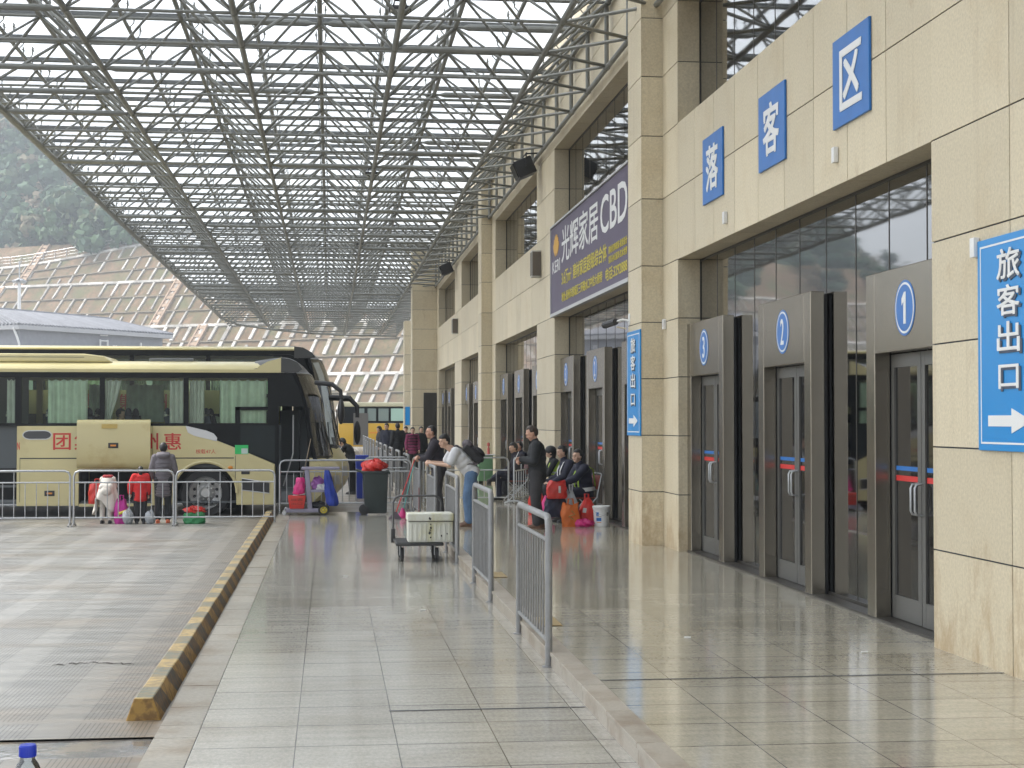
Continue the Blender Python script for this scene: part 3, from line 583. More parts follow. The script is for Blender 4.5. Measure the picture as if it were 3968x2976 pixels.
for k in range(NT):
    b = MB(); d0 = k*(TRUN+BERM); ta, tb = TE[k]; b.mi = 0
    ff = topf if k == NT-1 else (lambda t: 1.0)
    for i in range(0, 4):
        t = ta
        while t < tb:
            b.mi = 1 if i < 3 else 0; bar(b, hpt(t, d0+TRUN*ff(t)*i/3), hpt(t+4, d0+TRUN*ff(t+4)*i/3), .3 if i < 3 else .7, NRM, .3); b.mi = 0; t += 4
    t = ta
    while t < tb:
        for i in range(3):
            if lr.random() < (.06 if k < 2 else .22): continue
            f_ = ff(t); wd = lr.uniform(.6, .85) if k < 2 else lr.uniform(.28, .46)
            bar(b, hpt(t+lr.uniform(-.1, .1), d0+TRUN*f_*(i+.05+lr.uniform(0, .1))/3), hpt(t+lr.uniform(-.1, .1), d0+TRUN*f_*(i+.98-lr.uniform(0, .3 if lr.random() < .35 else .03))/3), wd, NRM, .3)
        t += 3.1+lr.uniform(-.12, .12)
    t = ta
    while t < tb and k < NT-1: bar(b, hpt(t, d0+TRUN+.9), hpt(t+4, d0+TRUN+.9), 1.5, V((0, 0, 1)), .12); t += 4
    o = b.build('retaining_lattice', [LAT, LEDGE], smooth=0)
    tag(o, ['pale concrete lattice of ribs on the lowest tier of the cut slope', 'pale concrete lattice of ribs on the second tier of the slope', 'pale concrete lattice of ribs on the third tier of the slope', 'short pale concrete lattice on the topmost tier of the slope'][k], 'lattice', 'concrete lattices on the hillside')
CHU = mat('chute_concrete', (.42, .30, .21), .9, var=.2, vs=1)
for i, (k, t) in enumerate(((2, 62), (3, 57), (3, 107), (2, 110), (1, 48))):
    b = MB(); d0 = k*(TRUN+BERM)
    for s_ in (-.9, .9): bar(b, hpt(t+s_, d0), hpt(t+s_, d0+TRUN), .4, NRM, .5)
    for q in range(12): bar(b, hpt(t, d0+TRUN*q/12), hpt(t, d0+TRUN*(q+.8)/12), 1.5, NRM, .28+.12*(q % 2))
    tag(b.build('drainage_chute', CHU, smooth=0), ['stepped concrete chute running down the third tier of the slope', 'stepped concrete chute on the topmost tier of the slope', 'stepped concrete chute near the left end of the topmost tier', 'stepped concrete chute down the slope at its far left', 'stepped concrete chute running down the second tier of the slope'][i], 'chute', 'stepped chutes on the slope')
e = empty('hill_fence', 'thin grey post fence along the crest of the cut slope', 'fence', hpt(60, NT*(TRUN+BERM)))
o_ = e.location; b = MB(); r_ = MB(); t = -30
def fpt(t): return hpt(t, dtop(t)+.5)
while t < 119:
    p = fpt(t)-o_; b.tube([p-V((0, 0, .3)), p+V((0, 0, 2.1))], .07, 5)
    q = fpt(t+3)-o_
    for h in (.6, 1.3, 2.0): r_.tube([p+V((0, 0, h)), q+V((0, 0, h))], .045, 4)
    t += 3
b.build('posts', GALV, e); r_.build('rails', GALV, e)
# wooded hill
def wz(t, d):
    x = d-NT*(TRUN+BERM); drop = 12*min(1, max(0, (t-116)/12)) if x > -14 else 0
    return NT*TR+x*.495-drop*max(0, 1-max(0, x)/60)+4*sin(t*.07+1)+3*sin(d*.05+t*.03)
def wtop(t): return 168+26*sin(t*.021+.6)
WSOIL = mat('forest_floor', (.06, .065, .03), .95, var=.3, vs=.3)
b = MB()
def wf(u, v):
    t = -90+330*u; d = (44+wtop(t)*v); p = HP+HC*t+HU*d; return V((p.x, p.y, wz(t, d)-1.2 if v > 0 else wz(t, d)-6))
b.grid(wf, 50, 26); tag(b.build('forest_hill', WSOIL), kind='structure')
def leaf_mat(name, cols):
    m = mat(name, cols[0], .85); n, l, b = mnode(m); a = n.new('ShaderNodeAttribute'); a.attribute_name = 'tint'
    r = n.new('ShaderNodeValToRGB'); e = r.color_ramp.elements; e[0].color = (*cols[0], 1); e[1].color = (*cols[-1], 1)
    for i, c in enumerate(cols[1:-1]): q = e.new((i+1)/(len(cols)-1)); q.color = (*c, 1)
    l.new(a.outputs['Fac'], r.inputs[0]); l.new(r.outputs[0], b.inputs['Base Color']); return m
LEAF = leaf_mat('woodland_leaves', [(.04, .085, .035), (.065, .125, .045), (.055, .105, .065), (.10, .13, .055), (.17, .145, .08), (.25, .18, .12)])
fr = random.Random(11); b = MB(); tint = []
def crown(c, r, h, n, tv):
    lobes = [(V((fr.uniform(-.6, .6)*r, fr.uniform(-.6, .6)*r, fr.uniform(.15, .85)*h)), fr.uniform(.35, .62)*r) for _ in range(6)]
    for lc, lr_ in lobes: b.ell(c+lc, (lr_*.66, lr_*.66, lr_*.6), 8, 5); tint.extend([max(0, tv-.06)]*40)
    for _ in range(n):
        lc, lr_ = fr.choice(lobes); dv = V((fr.gauss(0, 1), fr.gauss(0, 1), fr.gauss(0, .8))).normalized(); p = c+lc+dv*lr_*fr.uniform(.62, 1.15)
        s = fr.uniform(.35, 1.0)*r*.22; nn = (dv+V((fr.gauss(0, .5), fr.gauss(0, .5), fr.gauss(0, .5)))).normalized(); a = nn.orthogonal().normalized(); q = nn.cross(a); an = fr.uniform(0, 6.28); a, q = a*cos(an)+q*sin(an), q*cos(an)-a*sin(an)
        b.add([p-a*s-q*s*.6, p+a*s*.2-q*s, p+a*s+q*s*.3, p+q*s, p-a*s*.8+q*s*.5], [(0, 1, 2, 3, 4)]); tint.append(min(1, max(0, tv+fr.uniform(-.08, .08))))
for i in range(1500):
    t = fr.uniform(-20, 240); d = 47+wtop(t)*fr.random()**1.2
    d = max(d, dtop(t)+1.5+8*fr.random()) if t < 119 and d < dtop(t)+4 else d-(18*fr.random() if t > 119 else (47-dtop(t))*fr.random())
    if t < 119: d = max(d, dtop(t)+2)
    p = HP+HC*t+HU*d; sx = (p.x*cos(R(6.489))-p.y*sin(R(6.489)))/(p.x*sin(R(6.489))+p.y*cos(R(6.489)))
    if not -.36 < sx < -.12: 
        if fr.random() < .6: continue
    r = fr.uniform(2.8, 6.0); tv = fr.choice([.08, .15, .22, .3, .38, .45, .55]) if fr.random() < .8 else fr.uniform(.75, 1)
    crown(V((p.x, p.y, (wz(t, d) if d > 47 else hz(d, t))-1.5)), r, r*fr.uniform(1.1, 1.9), 120 if -.36 < sx < -.12 else 50, tv)
o = b.build('woodland', LEAF, smooth=0)
at = o.data.attributes.new('tint', 'FLOAT', 'FACE'); at.data.foreach_set('value', tint)
tag(o, 'dense mixed woodland covering the hill beyond the cut slope', 'woodland', kind='stuff')
# grey service building with tiled hip roof, light mast
BW = mat('grey_brick_wall', (.25, .255, .28), .85, var=.08, vs=2); TILE = mat('grey_roof_tile', (.21, .215, .235), .7, var=.15, vs=1.5, island=.12); TRIMM = mat('pale_trim', (.42, .42, .43), .7)
cor = V((-34.6, 184.5, -.1)); ax_ = V((.604, .797, 0)); bx_ = V((-.797, .604, 0)); LX, LY, EH, RH = 23, 14, 12.3, 14.9
e = empty('service_building', 'grey building with a ribbed tile hip roof behind the coaches', 'building', cor)
P = lambda a, c, z: ax_*a+bx_*c+V((0, 0, z))
b = MB(); b.add([P(0, 0, 0), P(LX, 0, 0), P(LX, LY, 0), P(0, LY, 0), P(0, 0, EH), P(LX, 0, EH), P(LX, LY, EH), P(0, LY, EH)], [(0, 1, 5, 4), (1, 2, 6, 5), (2, 3, 7, 6), (3, 0, 4, 7), (4, 5, 6, 7)]); b.build('wall', BW, e, smooth=0)
b = MB(); oh = .9; E4 = [P(-oh, -oh, EH), P(LX+oh, -oh, EH), P(LX+oh, LY+oh, EH), P(-oh, LY+oh, EH)]; f4 = [p+V((0, 0, .45)) for p in E4]
b.add(E4+f4, [(3, 2, 1, 0), (0, 1, 5, 4), (1, 2, 6, 5), (2, 3, 7, 6), (3, 0, 4, 7), (4, 5, 6, 7)]); b.build('eaves', TRIMM, e, smooth=0)
b = MB(); s1, s2 = P(LY*.12, LY/2, RH), P(LX-2.2, LY/2, RH-.2); E5 = [p+V((0, 0, .46)) for p in E4]
b.add(E5+[s1, s2], [(0, 1, 5, 4), (1, 2, 5), (2, 3, 4, 5), (3, 0, 4)])
for (p0, p1, q0, q1, n) in ((E5[0], E5[1], s1, s2, 50), (E5[3], E5[0], s1, s1, 26)):
    for i in range(n+1):
        f = i/n; a = p0.lerp(p1, f); c = q0.lerp(q1, f); b.tube([a+V((0, 0, .1)), c+V((0, 0, .12))], .13, 5)
b.tube([s1+V((0, 0, .15)), s2+V((0, 0, .15))], .22, 6); b.tube([E5[0]+V((0, 0, .1)), s1+V((0, 0, .1))], .2, 6); b.tube([E5[1]+V((0, 0, .1)), s2+V((0, 0, .1))], .2, 6); b.build('roof', TILE, e)
for a in (4.2, 7.6, 11): 
    fr_ = MB(); o0 = P(-.06, a, 9.5); fr_.prism([(0, 0), (1.3, 0), (1.3, 1.7), (0, 1.7)], o0, bx_, (0, 0, 1), ax_*-.08); f = fr_.build('window', WHT, e, smooth=0)
    MB().prism([(.15, .15), (1.15, .15), (1.15, 1.55), (.15, 1.55)], P(-.15, a, 9.5), bx_, (0, 0, 1), ax_*-.02).build('pane', MIRG, f, smooth=0)
MB().tube([P(-oh, 0, EH+.2), P(-.5, -.2, EH-.9), P(-.25, -.25, EH-1.6), P(-.25, -.25, 2)], .13, 6).build('downpipe', WHT, e)
b = MB()
for a in (12.0, 13.2): b.tube([P(a, -.4, 6), P(a, -.4, EH-.6)], .11, 5)
for i in range(9): b.tube([P(12, -.4, 7+i*.65), P(13.2, -.4, 7+i*.65)], .08, 5)
for a, h in ((9.2, 10.6), (14.2, 11.1), (14.6, 11.1), (18.8, 11.6)): b.tube([P(a, -.4, 6), P(a, -.4, h)], .13, 5)
b.build('ladder', WHT, e)
e = empty('light_mast', 'tall white light mast rising behind the grey roofed building', 'mast', (-42.8, 228, -.1))
MB().tube([(0, 0, 0), (0, 0, 21.6)], [.32, .22], 10).build('pole', WHT, e); MB().tube([(0, 0, 21.6), (0, 0, 24.2)], .1, 6).build('lightning_rod', GALV, e)
b = MB()
for i in range(6): 
    a = i*pi/3; b.box(.35, 1.0, -.22, .22, -.18, .18, T=M.Translation((0, 0, 21.7)) @ M.Rotation(a, 4, 'Z') @ M.Rotation(.4, 4, 'Y'))
b.lathe([(.45, 0), (.5, .1), (.3, .3)], (0, 0, 21.5), 12); b.build('lamp_ring', GALV, e, bevel=.02)
# ------------------------------------------------------------------ coaches
CREAM = mat('coach_cream_paint', (.57, .50, .255), .28, coat=.3, var=.06, vs=1.5, mixcol=(.40, .30, .13), mixs=.9, mixlo=.62, mixhi=.85)
CREAMD = mat('coach_cream_flap', (.52, .45, .225), .35, coat=.2, mixcol=(.38, .26, .10), mixs=1.3, mixlo=.58, mixhi=.8)
BGL = mat('coach_black_gloss', (.006, .007, .008), .2, spec=.16)
CGL = clear_glass('coach_glass', (.84, .93, .82), .0); CGD = clear_glass('coach_dark_glass', (.22, .25, .25), .05)
CUR = mat('curtain_pale_green', (.74, .85, .76), .8, var=.1, vs=6); CURW = mat('curtain_grey_white', (.74, .76, .75), .8, var=.08, vs=6)
SEAT = mat('seat_navy', (.03, .04, .07), .8); COVER = mat('seat_cover', (.55, .55, .5), .8)
INT = mat('coach_interior', (.09, .10, .105), .8); DARKI = mat('dark_bay', (.02, .02, .022), .8); STEPG = mat('step_grey', (.13, .14, .145), .6)
CHROME = mat('rim_metal', (.5, .5, .49), .35, .6, var=.1, vs=8); CRED = mat('coach_red', (.52, .025, .02), .4); ORG = mat('reflector_orange', (.7, .25, .02), .3)
SILV = mat('silver_trim', (.5, .5, .5), .3, .6)
def interp(k, z):
    if z <= k[0][0]: return k[0][1]
    for (a, p), (c, q) in zip(k, k[1:]):
        if z <= c: return p+(q-p)*(z-a)/(c-a)
    return k[-1][1]
def wheel(e, x, y, z, r=.52, w_=.3):
    T = M.Rotation(pi/2, 4, 'X')
    b = MB(); b.lathe([(r*.62, -w_/2), (r*.93, -w_/2), (r, -w_/2+.04), (r, w_/2-.04), (r*.93, w_/2), (r*.62, w_/2)], (x, y, z), 36, T, caps=False); o = b.build('wheel', RUB, e)
    b = MB(); b.lathe([(0, .03), (.09, .03), (.11, .0), (.2, -.05), (r*.5, -.02), (r*.60, .07), (r*.65, .10), (r*.65, .06), (r*.55, -.1), (0, -.1)], (x, y-w_/2+.09, z), 32, T)
    for i in range(10):
        a = i*pi/5; b.tube([(x+.14*cos(a), y-w_/2+.05, z+.14*sin(a)), (x+.14*cos(a), y-w_/2+.11, z+.14*sin(a))], .014, 6)
    for i in range(10):
        a = (i+.5)*pi/5; b.ell((x+.235*cos(a), y-w_/2+.098, z+.235*sin(a)), (.032, .015, .032), 8, 5, mi=1)
    b.build('rim', [CHROME, DARKI], o)
def curtain(e, x0, x1, z0, z1, y, m, n=6, tie=0):
    def f(u, v):
        x = x0+(x1-x0)*u
        if tie: x = x0+(x1-x0)*u*(1-tie*(1-v)**1.2) if tie > 0 else x1+(x0-x1)*(1-u)*(1+tie*(1-v)**1.2)
        sc = .035*abs(sin(u*n*pi)) if v > .96 else 0
        return V((x, y+.032*sin(u*n*2*pi)+.012*sin(u*n*5+v*2), z0+(z1-z0)*v-sc))
    return MB().grid(f, 10*n, 10).build('curtain', m, e, smooth=80)
def coach(label, loc, open_bay, cream_dome, seed=1, group='cream coaches', zs=1.0, rb=2.985, near=True):
    """local x along the coach (front at +x), near side at y=0, far side at y=2.5"""
    e = empty('coach', label, 'coach', loc, 0, group); rg = random.Random(seed); Wd = 2.5; XR = -11.6
    e.scale = (1, 1, zs)
    prof = [(.15, -.12), (.3, .04), (.44, .18), (.62, .27), (.87, .25), (1.05, .14), (1.18, .03), (1.28, .02), (1.68, -.05), (2.09, -.10), (2.49, -.18), (2.76, -.27), (2.98, -.38), (3.12, -.47), (3.2, -.58), (3.27, -.8)]
    def front(y, z): return interp(prof, z)-.34*(abs(y-Wd/2)/(Wd/2))**2.6
    # lower side skins
    side = MB(); T5 = (0, .05, 0)
    def pan(poly, mb=side, y=0., th=.05): mb.prism(poly, (0, y, 0), (1, 0, 0), (0, 0, 1), (0, th, 0))
    pan([(XR, .35), (-9.6, .3), (-9.6, 1.87), (XR, 1.87)]); arc = [(-8.9+.62*cos(a), .47+.62*sin(a)) for a in [pi-pi*i/12 for i in range(13)]]
    pan([(-9.598, .3), (-9.52, .3)]+arc+[(-8.28, .3), (-7.02, .25), (-7.02, 1.87), (-9.598, 1.87)])
    pan([(-6.28, .22), (-5.055, .22), (-5.055, 1.87), (-6.28, 1.87)])
    if open_bay: pan([(-5.05, .97), (-3.6, .97), (-3.6, 1.87), (-5.05, 1.87)]); pan([(-5.05, .20), (-3.6, .20), (-3.6, .26), (-5.05, .26)])
    else: pan([(-5.05, .22), (-3.61, .22), (-3.61, 1.87), (-5.05, 1.87)])
    arc = [(-2.53+.63*cos(a), .47+.63*sin(a)) for a in [pi-pi*i/14 for i in range(15)]]
    pan([(-3.595, .22), (-3.2, .22)]+[(-3.16, .4)]+arc+[(-1.9, .22), (-1.12, .22), (-1.12, 1.07), (-1.68, 1.31), (-2.26, 1.55), (-2.72, 1.74), (-2.93, 1.87), (-3.595, 1.87)])
    body = side.build('body', CREAM, e, smooth=30, bevel=.008, seg=1)
    ln = MB()                                        # moulding lines
    for x0, x1, z in ((XR, -7.05, 1.16), (-6.22, -5.06, 1.19), (-3.58, -1.95, 1.19)):
        ln.box(x0, x1, -.004, 0, z, z+.022); 
    ln.box(-6.22, -6.212, -.004, 0, .3, 1.19); ln.box(-1.925, -1.915, -.003, 0, .25, 1.25); ln.build('seam', BLK, body, smooth=0)
    
    for ax in (-2.53, -8.9): MB().tube([(ax+.65*cos(a), -.01, .47+.65*sin(a)) for a in [pi*i/20 for i in range(21)]], .035, 6).build('arch_trim', CREAM, body)
    # black glazing band with window openings
    band = MB(); zl, zt = 1.925, rb-.115; wins = [(-11.3, -9.65), (-9.55, -7.95), (-7.85, -6.32), (-6.19, -4.65), (-4.55, -2.97), (-2.87, -1.27)]
    xs = [XR]+[x for w2 in wins for x in w2]+[-1.1]
    for i in range(0, len(xs), 2): pan([(xs[i], zl), (xs[i+1], zl), (xs[i+1], zt), (xs[i], zt)], band, .004)
    pan([(XR, zt), (-.62, zt), (-.7, rb), (XR, rb)], band, .004); pan([(XR, 1.872), (-2.9, 1.872), (-2.9, zl), (XR, zl)], band, .004)
    pan([(-2.9, 1.872), (-2.72, 1.745), (-2.26, 1.555), (-1.68, 1.315), (-1.1, 1.075), (-1.1, zl), (-2.9, zl)], band, .004)
    pan([(-1.1, 2.28), (-.47, 2.28), (-.54, 2.6), (-.64, zt), (-1.1, zt)], band, .004); pan([(-1.1, .25), (-1.04, .25), (-1.04, 2.28), (-1.1, 2.28)], band, .004)
    band.box(-1.92, -1.27, 0, .05, 2.2, 2.27); band.box(-1.93, -1.83, 0, .05, 1.925, 2.27)
    bn = band.build('window_band', BGL, e, smooth=30)
    for x0, x1 in wins:
        for y in (.02, Wd-.03): MB().add([(x0, y, zl), (x1, y, zl), (x1, y, zt), (x0, y, zt)], [(0, 1, 2, 3)]).build('window_glass', CGL, bn, smooth=0)
    lg = MB(); pan([(-1.82, 1.88), (-1.12, 1.88), (-1.12, 1.12), (-1.66, 1.33), (-1.82, 1.4)], lg, -.001, .004); lg.build('corner_glass', mat('corner_glass_dark', (.012, .018, .02), .12, spec=.25), bn, smooth=0)
    lf = MB(); pan([(-2.93, 1.875), (-2.88, 1.73), (-2.74, 1.66), (-2.3, 1.55), (-2.29, 1.62), (-2.36, 1.71), (-2.5, 1.77)], lf, -.008, .011); lf.build('swoosh_trim', SILV, bn, smooth=0)
    # far side
    f = MB(); f.box(XR, -.7, Wd-.05, Wd, .25, zl); f.box(XR, -.7, Wd-.05, Wd, zt, rb)
    for i in range(0, len(xs), 2): f.box(xs[i], xs[i+1], Wd-.05, Wd, zl, zt)
    f.build('far_side', CREAM, e, smooth=0)
    # roof
    hh = (3.26-rb)/.275; sec = [(0, rb), (-.004, rb+.065*hh), (.05, rb+.135*hh), (.25, 3.19+.0*hh if hh > .9 else 3.22), (.7, 3.24), (1.25, 3.26), (1.8, 3.24), (2.25, 3.19 if hh > .9 else 3.22), (2.45, rb+.135*hh), (2.504, rb+.065*hh), (2.5, rb)]
    rf = MB(); n = len(sec); vs = [(x, y, z) for x in (XR, -1.0) for y, z in sec]; rf.add(vs, [(i, i+1, n+i+1, n+i) for i in range(n-1)]+[tuple(range(n-1, -1, -1)), tuple(range(n, 2*n))])
    roof = rf.build('roof', CREAM, e, smooth=40); dm = MB()
    def df(u, v):
        y = -.004+2.508*v; k = abs(v-.5)*2; t = u; zc = 3.26-.20*k**4
        bump = (.09 if near else .0)*sin(min(1, t*1.5)*pi/2)*(1-.5*k**3)
        x0 = -1.55; xe = front(y, 2.98)+.01; x = x0+(xe-x0)*t; z = zc+bump-(.34+bump-.0*k)*max(0, (t-.45)/.55)**2.2
        return V((x, y, max(2.97, z)))
    dm.grid(df, 18, 20); dm.build('roof_dome', CREAM if cream_dome else mat('dome_dark_grey', (.045, .045, .045), .35), roof, smooth=60)
    if near and not cream_dome:
        fl_ = MB(); pan([(-1.55, 2.99), (-1.0, 2.99), (-1.0, 3.30), (-1.27, 3.22), (-1.45, 3.12)], fl_, -.012, .03); fl_.build('dome_flank', CREAM, roof, smooth=0)
    dk = MB(); pan([(-1.0, 2.99), (-.66, 2.99), (-.56, 3.06), (-.66, 3.2), (-.83, 3.28), (-1.0, 3.30)] if near else [(-1.0, 2.99), (-.66, 2.99), (-.52, 3.0), (-.6, 3.1), (-.8, 3.2), (-1.0, 3.22)], dk, -.01, .03); dk.build('dome_cap', CREAM if cream_dome else mat('dome_dark_grey', (.045, .045, .045), .35), roof, smooth=0)
    if near:
     b = MB(); b.prism([(-9.6, 3.2), (-9.3, 3.38), (-5.0, 3.38), (-4.6, 3.33), (-4.42, 3.2)], (0, .25, 0), (1, 0, 0), (0, 0, 1), (0, 2.0, 0)); b.build('air_conditioner', CREAM, roof, smooth=30, bevel=.05, seg=3)
     MB().box(-9.2, -5.0, .245, .249, 3.3, 3.31).build('unit_line', BLK, roof, smooth=0)
    if near: MB().box(-3.74, -2.82, .7, 1.7, 3.2, 3.31).build('roof_hatch', STEPG, roof, bevel=.03)
    # front: windscreen and bumper shell
    ws = MB(); ws.grid(lambda u, v: V((front(Wd*u, 1.2+1.78*v), Wd*u, 1.2+1.78*v)), 16, 14); ws.build('windscreen', CGD, e, smooth=60)
    bp = MB(); bp.grid(lambda u, v: V((front(Wd*u, .15+1.05*v), Wd*u, .15+1.05*v)), 20, 14)
    for y in (0., Wd): 
        zz = [.15+1.05*i/10 for i in range(11)]; xb = -.42 if y == 0 else -.7
        bp.add([(xb, y, z) for z in zz]+[(front(y, z), y, z) for z in zz], [(i, i+1, 12+i, 11+i) for i in range(10)])
    bumper = bp.build('front_bumper', CREAM, e, smooth=50)
    b = MB(); b.grid(lambda u, v: V((front(.25+.35*u, .62+.2*v)+.012, .25+.35*u, .62+.2*v)), 6, 4); b.build('headlight', CHROME, bumper); b = MB(); b.grid(lambda u, v: V((front(1.9+.35*u, .62+.2*v)+.012, 1.9+.35*u, .62+.2*v)), 6, 4); b.build('headlight', CHROME, bumper)
    pl = MB()
    for y in (.0, Wd): pl.tube([(front(y, z)-.02, y+(.03 if y == 0 else -.03), z) for z in (1.15, 1.5, 1.9, 2.3, 2.7, 2.98)], .05, 8)
    pl.tube([(front(0, 1.2), 0.02, 1.2)]+[(front(Wd*u, 1.2)+.005, Wd*u, 1.2) for u in (.2, .5, .8)]+[(front(Wd, 1.2), Wd-.02, 1.2)], .04, 6); pl.build('windscreen_frame', BGL, e)
    pass
    # door bay with steps, seen open
    dr = MB(); dr.box(-1.04, -.42, .9, .93, .28, 2.2); dr.box(-1.04, -.42, .05, .9, .25, .32, mi=1); dr.box(-1.04, -.42, .3, .9, .32, .56, mi=1); dr.box(-1.04, -.42, .55, .9, .56, .8, mi=1); dr.box(-1.04, -.42, .03, .06, .3, .5, mi=1)
    dr.build('entrance_steps', [INT, STEPG], e, smooth=0)
    dl = MB(); dl.box(-.46, -.41, .0, .05, .3, 2.25); dl.tube([(-.62, -.02, .5), (-.62, -.02, 2.2)], .018, 6); dl.tube([(-.95, .2, .6), (-.75, .2, 1.3), (-.75, .2, 2.1)], .016, 6, mi=1); dl.build('door', [BGL, SILV], e)
    # interior
    it = MB(); it.box(XR, -1.15, .06, Wd-.06, 1.0, 1.06); it.box(XR, -.8, .1, Wd-.1, 2.93, 2.96); it.box(XR, XR+.06, 0, Wd, .35, 2.98); it.box(-.95, -.15, .95, Wd-.1, 1.0, 1.22); it.box(XR, -1.0, .08, .09, 1.06, 1.9); it.box(XR, -.6, .06, 2.44, .26, .3)
    it.box(-7.0, -6.3, 1.4, 1.43, .3, 2.9); it.build('interior', INT, e, smooth=0)
    dh = MB(); dh.box(-.75, -.28, 1.0, 2.3, 1.2, 1.36); T = M.Translation((-.72, 1.85, 1.5)) @ M.Rotation(R(-55), 4, 'Y'); dh.tube([T @ V((.22*cos(a), .22*sin(a), 0)) for a in [i*pi/10 for i in range(20)]], .016, 6, closed=True); dh.build('dashboard', BLK, e)
    for row in range(12):
        x = -1.55-.79*row
        for y in (.42, 1.72):
            s = MB(); Tm = M.Translation((x, y, 1.3)) @ M.Rotation(R(-14), 4, 'Y'); s.box(-.07, .07, -.22, .24, 0, .8, T=Tm); s.box(-.05, .45, -.22, .24, 0, .12, T=M.Translation((x, y, 1.35)))
            s.ell(Tm @ V((0, .0, .85)), (.075, .17, .13), 10, 6)
            so_ = s.build('seat', SEAT, e, bevel=.03)
            if rg.random() < .6: MB().ell(Tm @ V((-.012, .0, .82)), (.075, .175, .15), 10, 6).build('headrest_cover', COVER, so_)
    cu = [(-5.69, -4.9, CUR, 5, 0), (-4.55, -4.22, CURW, 3, .75), (-3.26, -2.98, CURW, 3, 0), (-2.86, -2.56, CURW, 4, 0), (-2.24, -1.3, CUR, 5, 0), (-6.5, -6.33, CURW, 2, 0), (-9.4, -8.9, CUR, 4, 0), (-7.8, -7.3, CURW, 3, 0), (-10.9, -10.2, CUR, 4, 0)]
    for x0, x1, m, n_, ti in cu: curtain(e, x0, x1, 1.93, 2.84, .1, m, n_, ti)
    for x0, x1 in ((-5.2, -4.7), (-4.4, -3.6), (-2.4, -2.1), (-8.6, -8.0)): curtain(e, x0, x1, 1.95, 2.8, Wd-.14, CUR, 4)
    # running gear, bay
    for x in (-2.53, -8.9): wheel(e, x, .22, .47); wheel(e, x, Wd-.22, .47)
    un = MB(); un.box(-11, -1.2, .5, .6, .24, .27); un.box(-7.02, -6.29, .5, .53, .26, 1.9); un.box(-5.03, -3.62, .6, 1.2, .26, .28); un.box(-5.0, -3.65, 1.19, 1.23, .26, .95); un.box(-3.62, -3.595, .03, 1.2, .26, .96); un.box(-5.06, -5.03, .03, 1.2, .26, .96); un.box(-3.3, -1.8, .42, .45, .3, 1.0); un.build('underframe', DARKI, e, smooth=0)
    ms = MB()
    for i in range(4): ms.box(-7.0, -6.3, .06+.08*i, .35, .3+.3*i, .34+.3*i)
    ms.build('middle_door_steps', STEPG, e, smooth=0)
    # mirrors and wipers
    mr = MB(); mr.tube([(-.3, -.02, 2.78), (.05, -.16, 2.74), (.22, -.22, 2.6), (.24, -.22, 2.42)], [.05, .05, .045, .04], 8); mr.ell((.23, -.24, 2.17), (.075, .13, .27), 12, 8)
    if near: mr.build('mirror', BLK, e)
    
    for y in (.9, 1.9): MB().tube([(front(y, 1.25)+.05, y, 1.25), (front(y-.45, 1.9)+.04, y-.5, 1.95)], .014, 5).build('wiper', BLK, e)
    return e, body, front
def on(e, mb, name, m, par=None, **k): return mb.build(name, m, par or e, **k)
e, body, front = coach('cream coach with its luggage flap raised, parked nearest behind the crowd barriers', (0, 34.4, RD), True, False, 4)
X_ = (1, 0, 0); Z_ = (0, 0, 1)
def ctext(t, x, z, w_, h_, m=CRED, bold=.03, y=-.001): on(e, glyphs(t, (x, y, z), X_, Z_, w_, h_, .003, bold), 'lettering', m, body, smooth=0)
ctext('团', -5.56, 1.38, .34, .34, bold=.03); ctext('集', -5.14, 1.38, .34, .34); ctext('州', -3.82, 1.38, .34, .34); ctext('惠', -3.36, 1.38, .34, .34); ctext('核载47人', -2.72, 1.29, .40, .095, bold=.01); ctext('N', -6.27, 1.38, .045, .15)
wn2 = MB(); wn2.prism([(-5.88+.29*(1 if cos(a) > 0 else -1)*0+.16*cos(a)+(.13 if cos(a) > 0 else -.13), 1.685+.10*sin(a)) for a in [i*2*pi/28 for i in range(28)]], (0, -.012, 0), X_, Z_, (0, .014, 0)); w3 = on(e, wn2, 'oval_window', CHROME, body, smooth=30)
wn2 = MB(); wn2.prism([(-5.88+.14*cos(a)+(.13 if cos(a) > 0 else -.13), 1.685+.08*sin(a)) for a in [i*2*pi/28 for i in range(28)]], (0, -.016, 0), X_, Z_, (0, .004, 0)); on(e, wn2, 'oval_pane', mat('oval_pane_dark', (.05, .05, .055), .15), body, smooth=0)
COACH1 = e; e.scale = (1.033, 1, 1.013)
def phandle(x, z, y, par): 
    b = MB(); b.box(x-.1, x+.1, y-.014, y, z-.055, z+.055); q = on(e, b, 'handle', BLK, par, bevel=.012); MB().box(x-.055, x+.055, y-.017, y-.0145, z-.016, z+.016).build('handle_plate', ORG, par)
phandle(-5.63, .48, -.001, body)
fl2 = MB(); pr_ = [(-.25, 2.0), (-.30, 1.97), (-.33, 1.9), (-.34, 1.3), (-.33, 1.12), (-.30, 1.03), (-.25, 1.0)]
fl2.prism([(a, c) for a, c in pr_], (-5.05, 0, 0), (0, 1, 0), Z_, (1.45, 0, 0)); flap = on(e, fl2, 'luggage_flap', CREAMD, smooth=50)
phandle(-4.33, 1.47, -.335, flap); MB().box(-4.56, -4.25, -.345, -.338, 1.82, 1.91).build('flap_label', mat('label_yellow', (.5, .36, .1), .5), flap)
for x in (-5.02, -3.63): MB().tube([(x, .05, 1.7), (x, -.28, 1.75)], .02, 6).build('flap_arm', BLK, e)
vg = MB(); vg.prism([(-1.79, .77), (-1.23, .68), (-1.23, .46), (-1.79, .53)], (0, -.006, 0), X_, Z_, (0, .008, 0)); on(e, vg, 'side_grille', BLK, body, smooth=0)
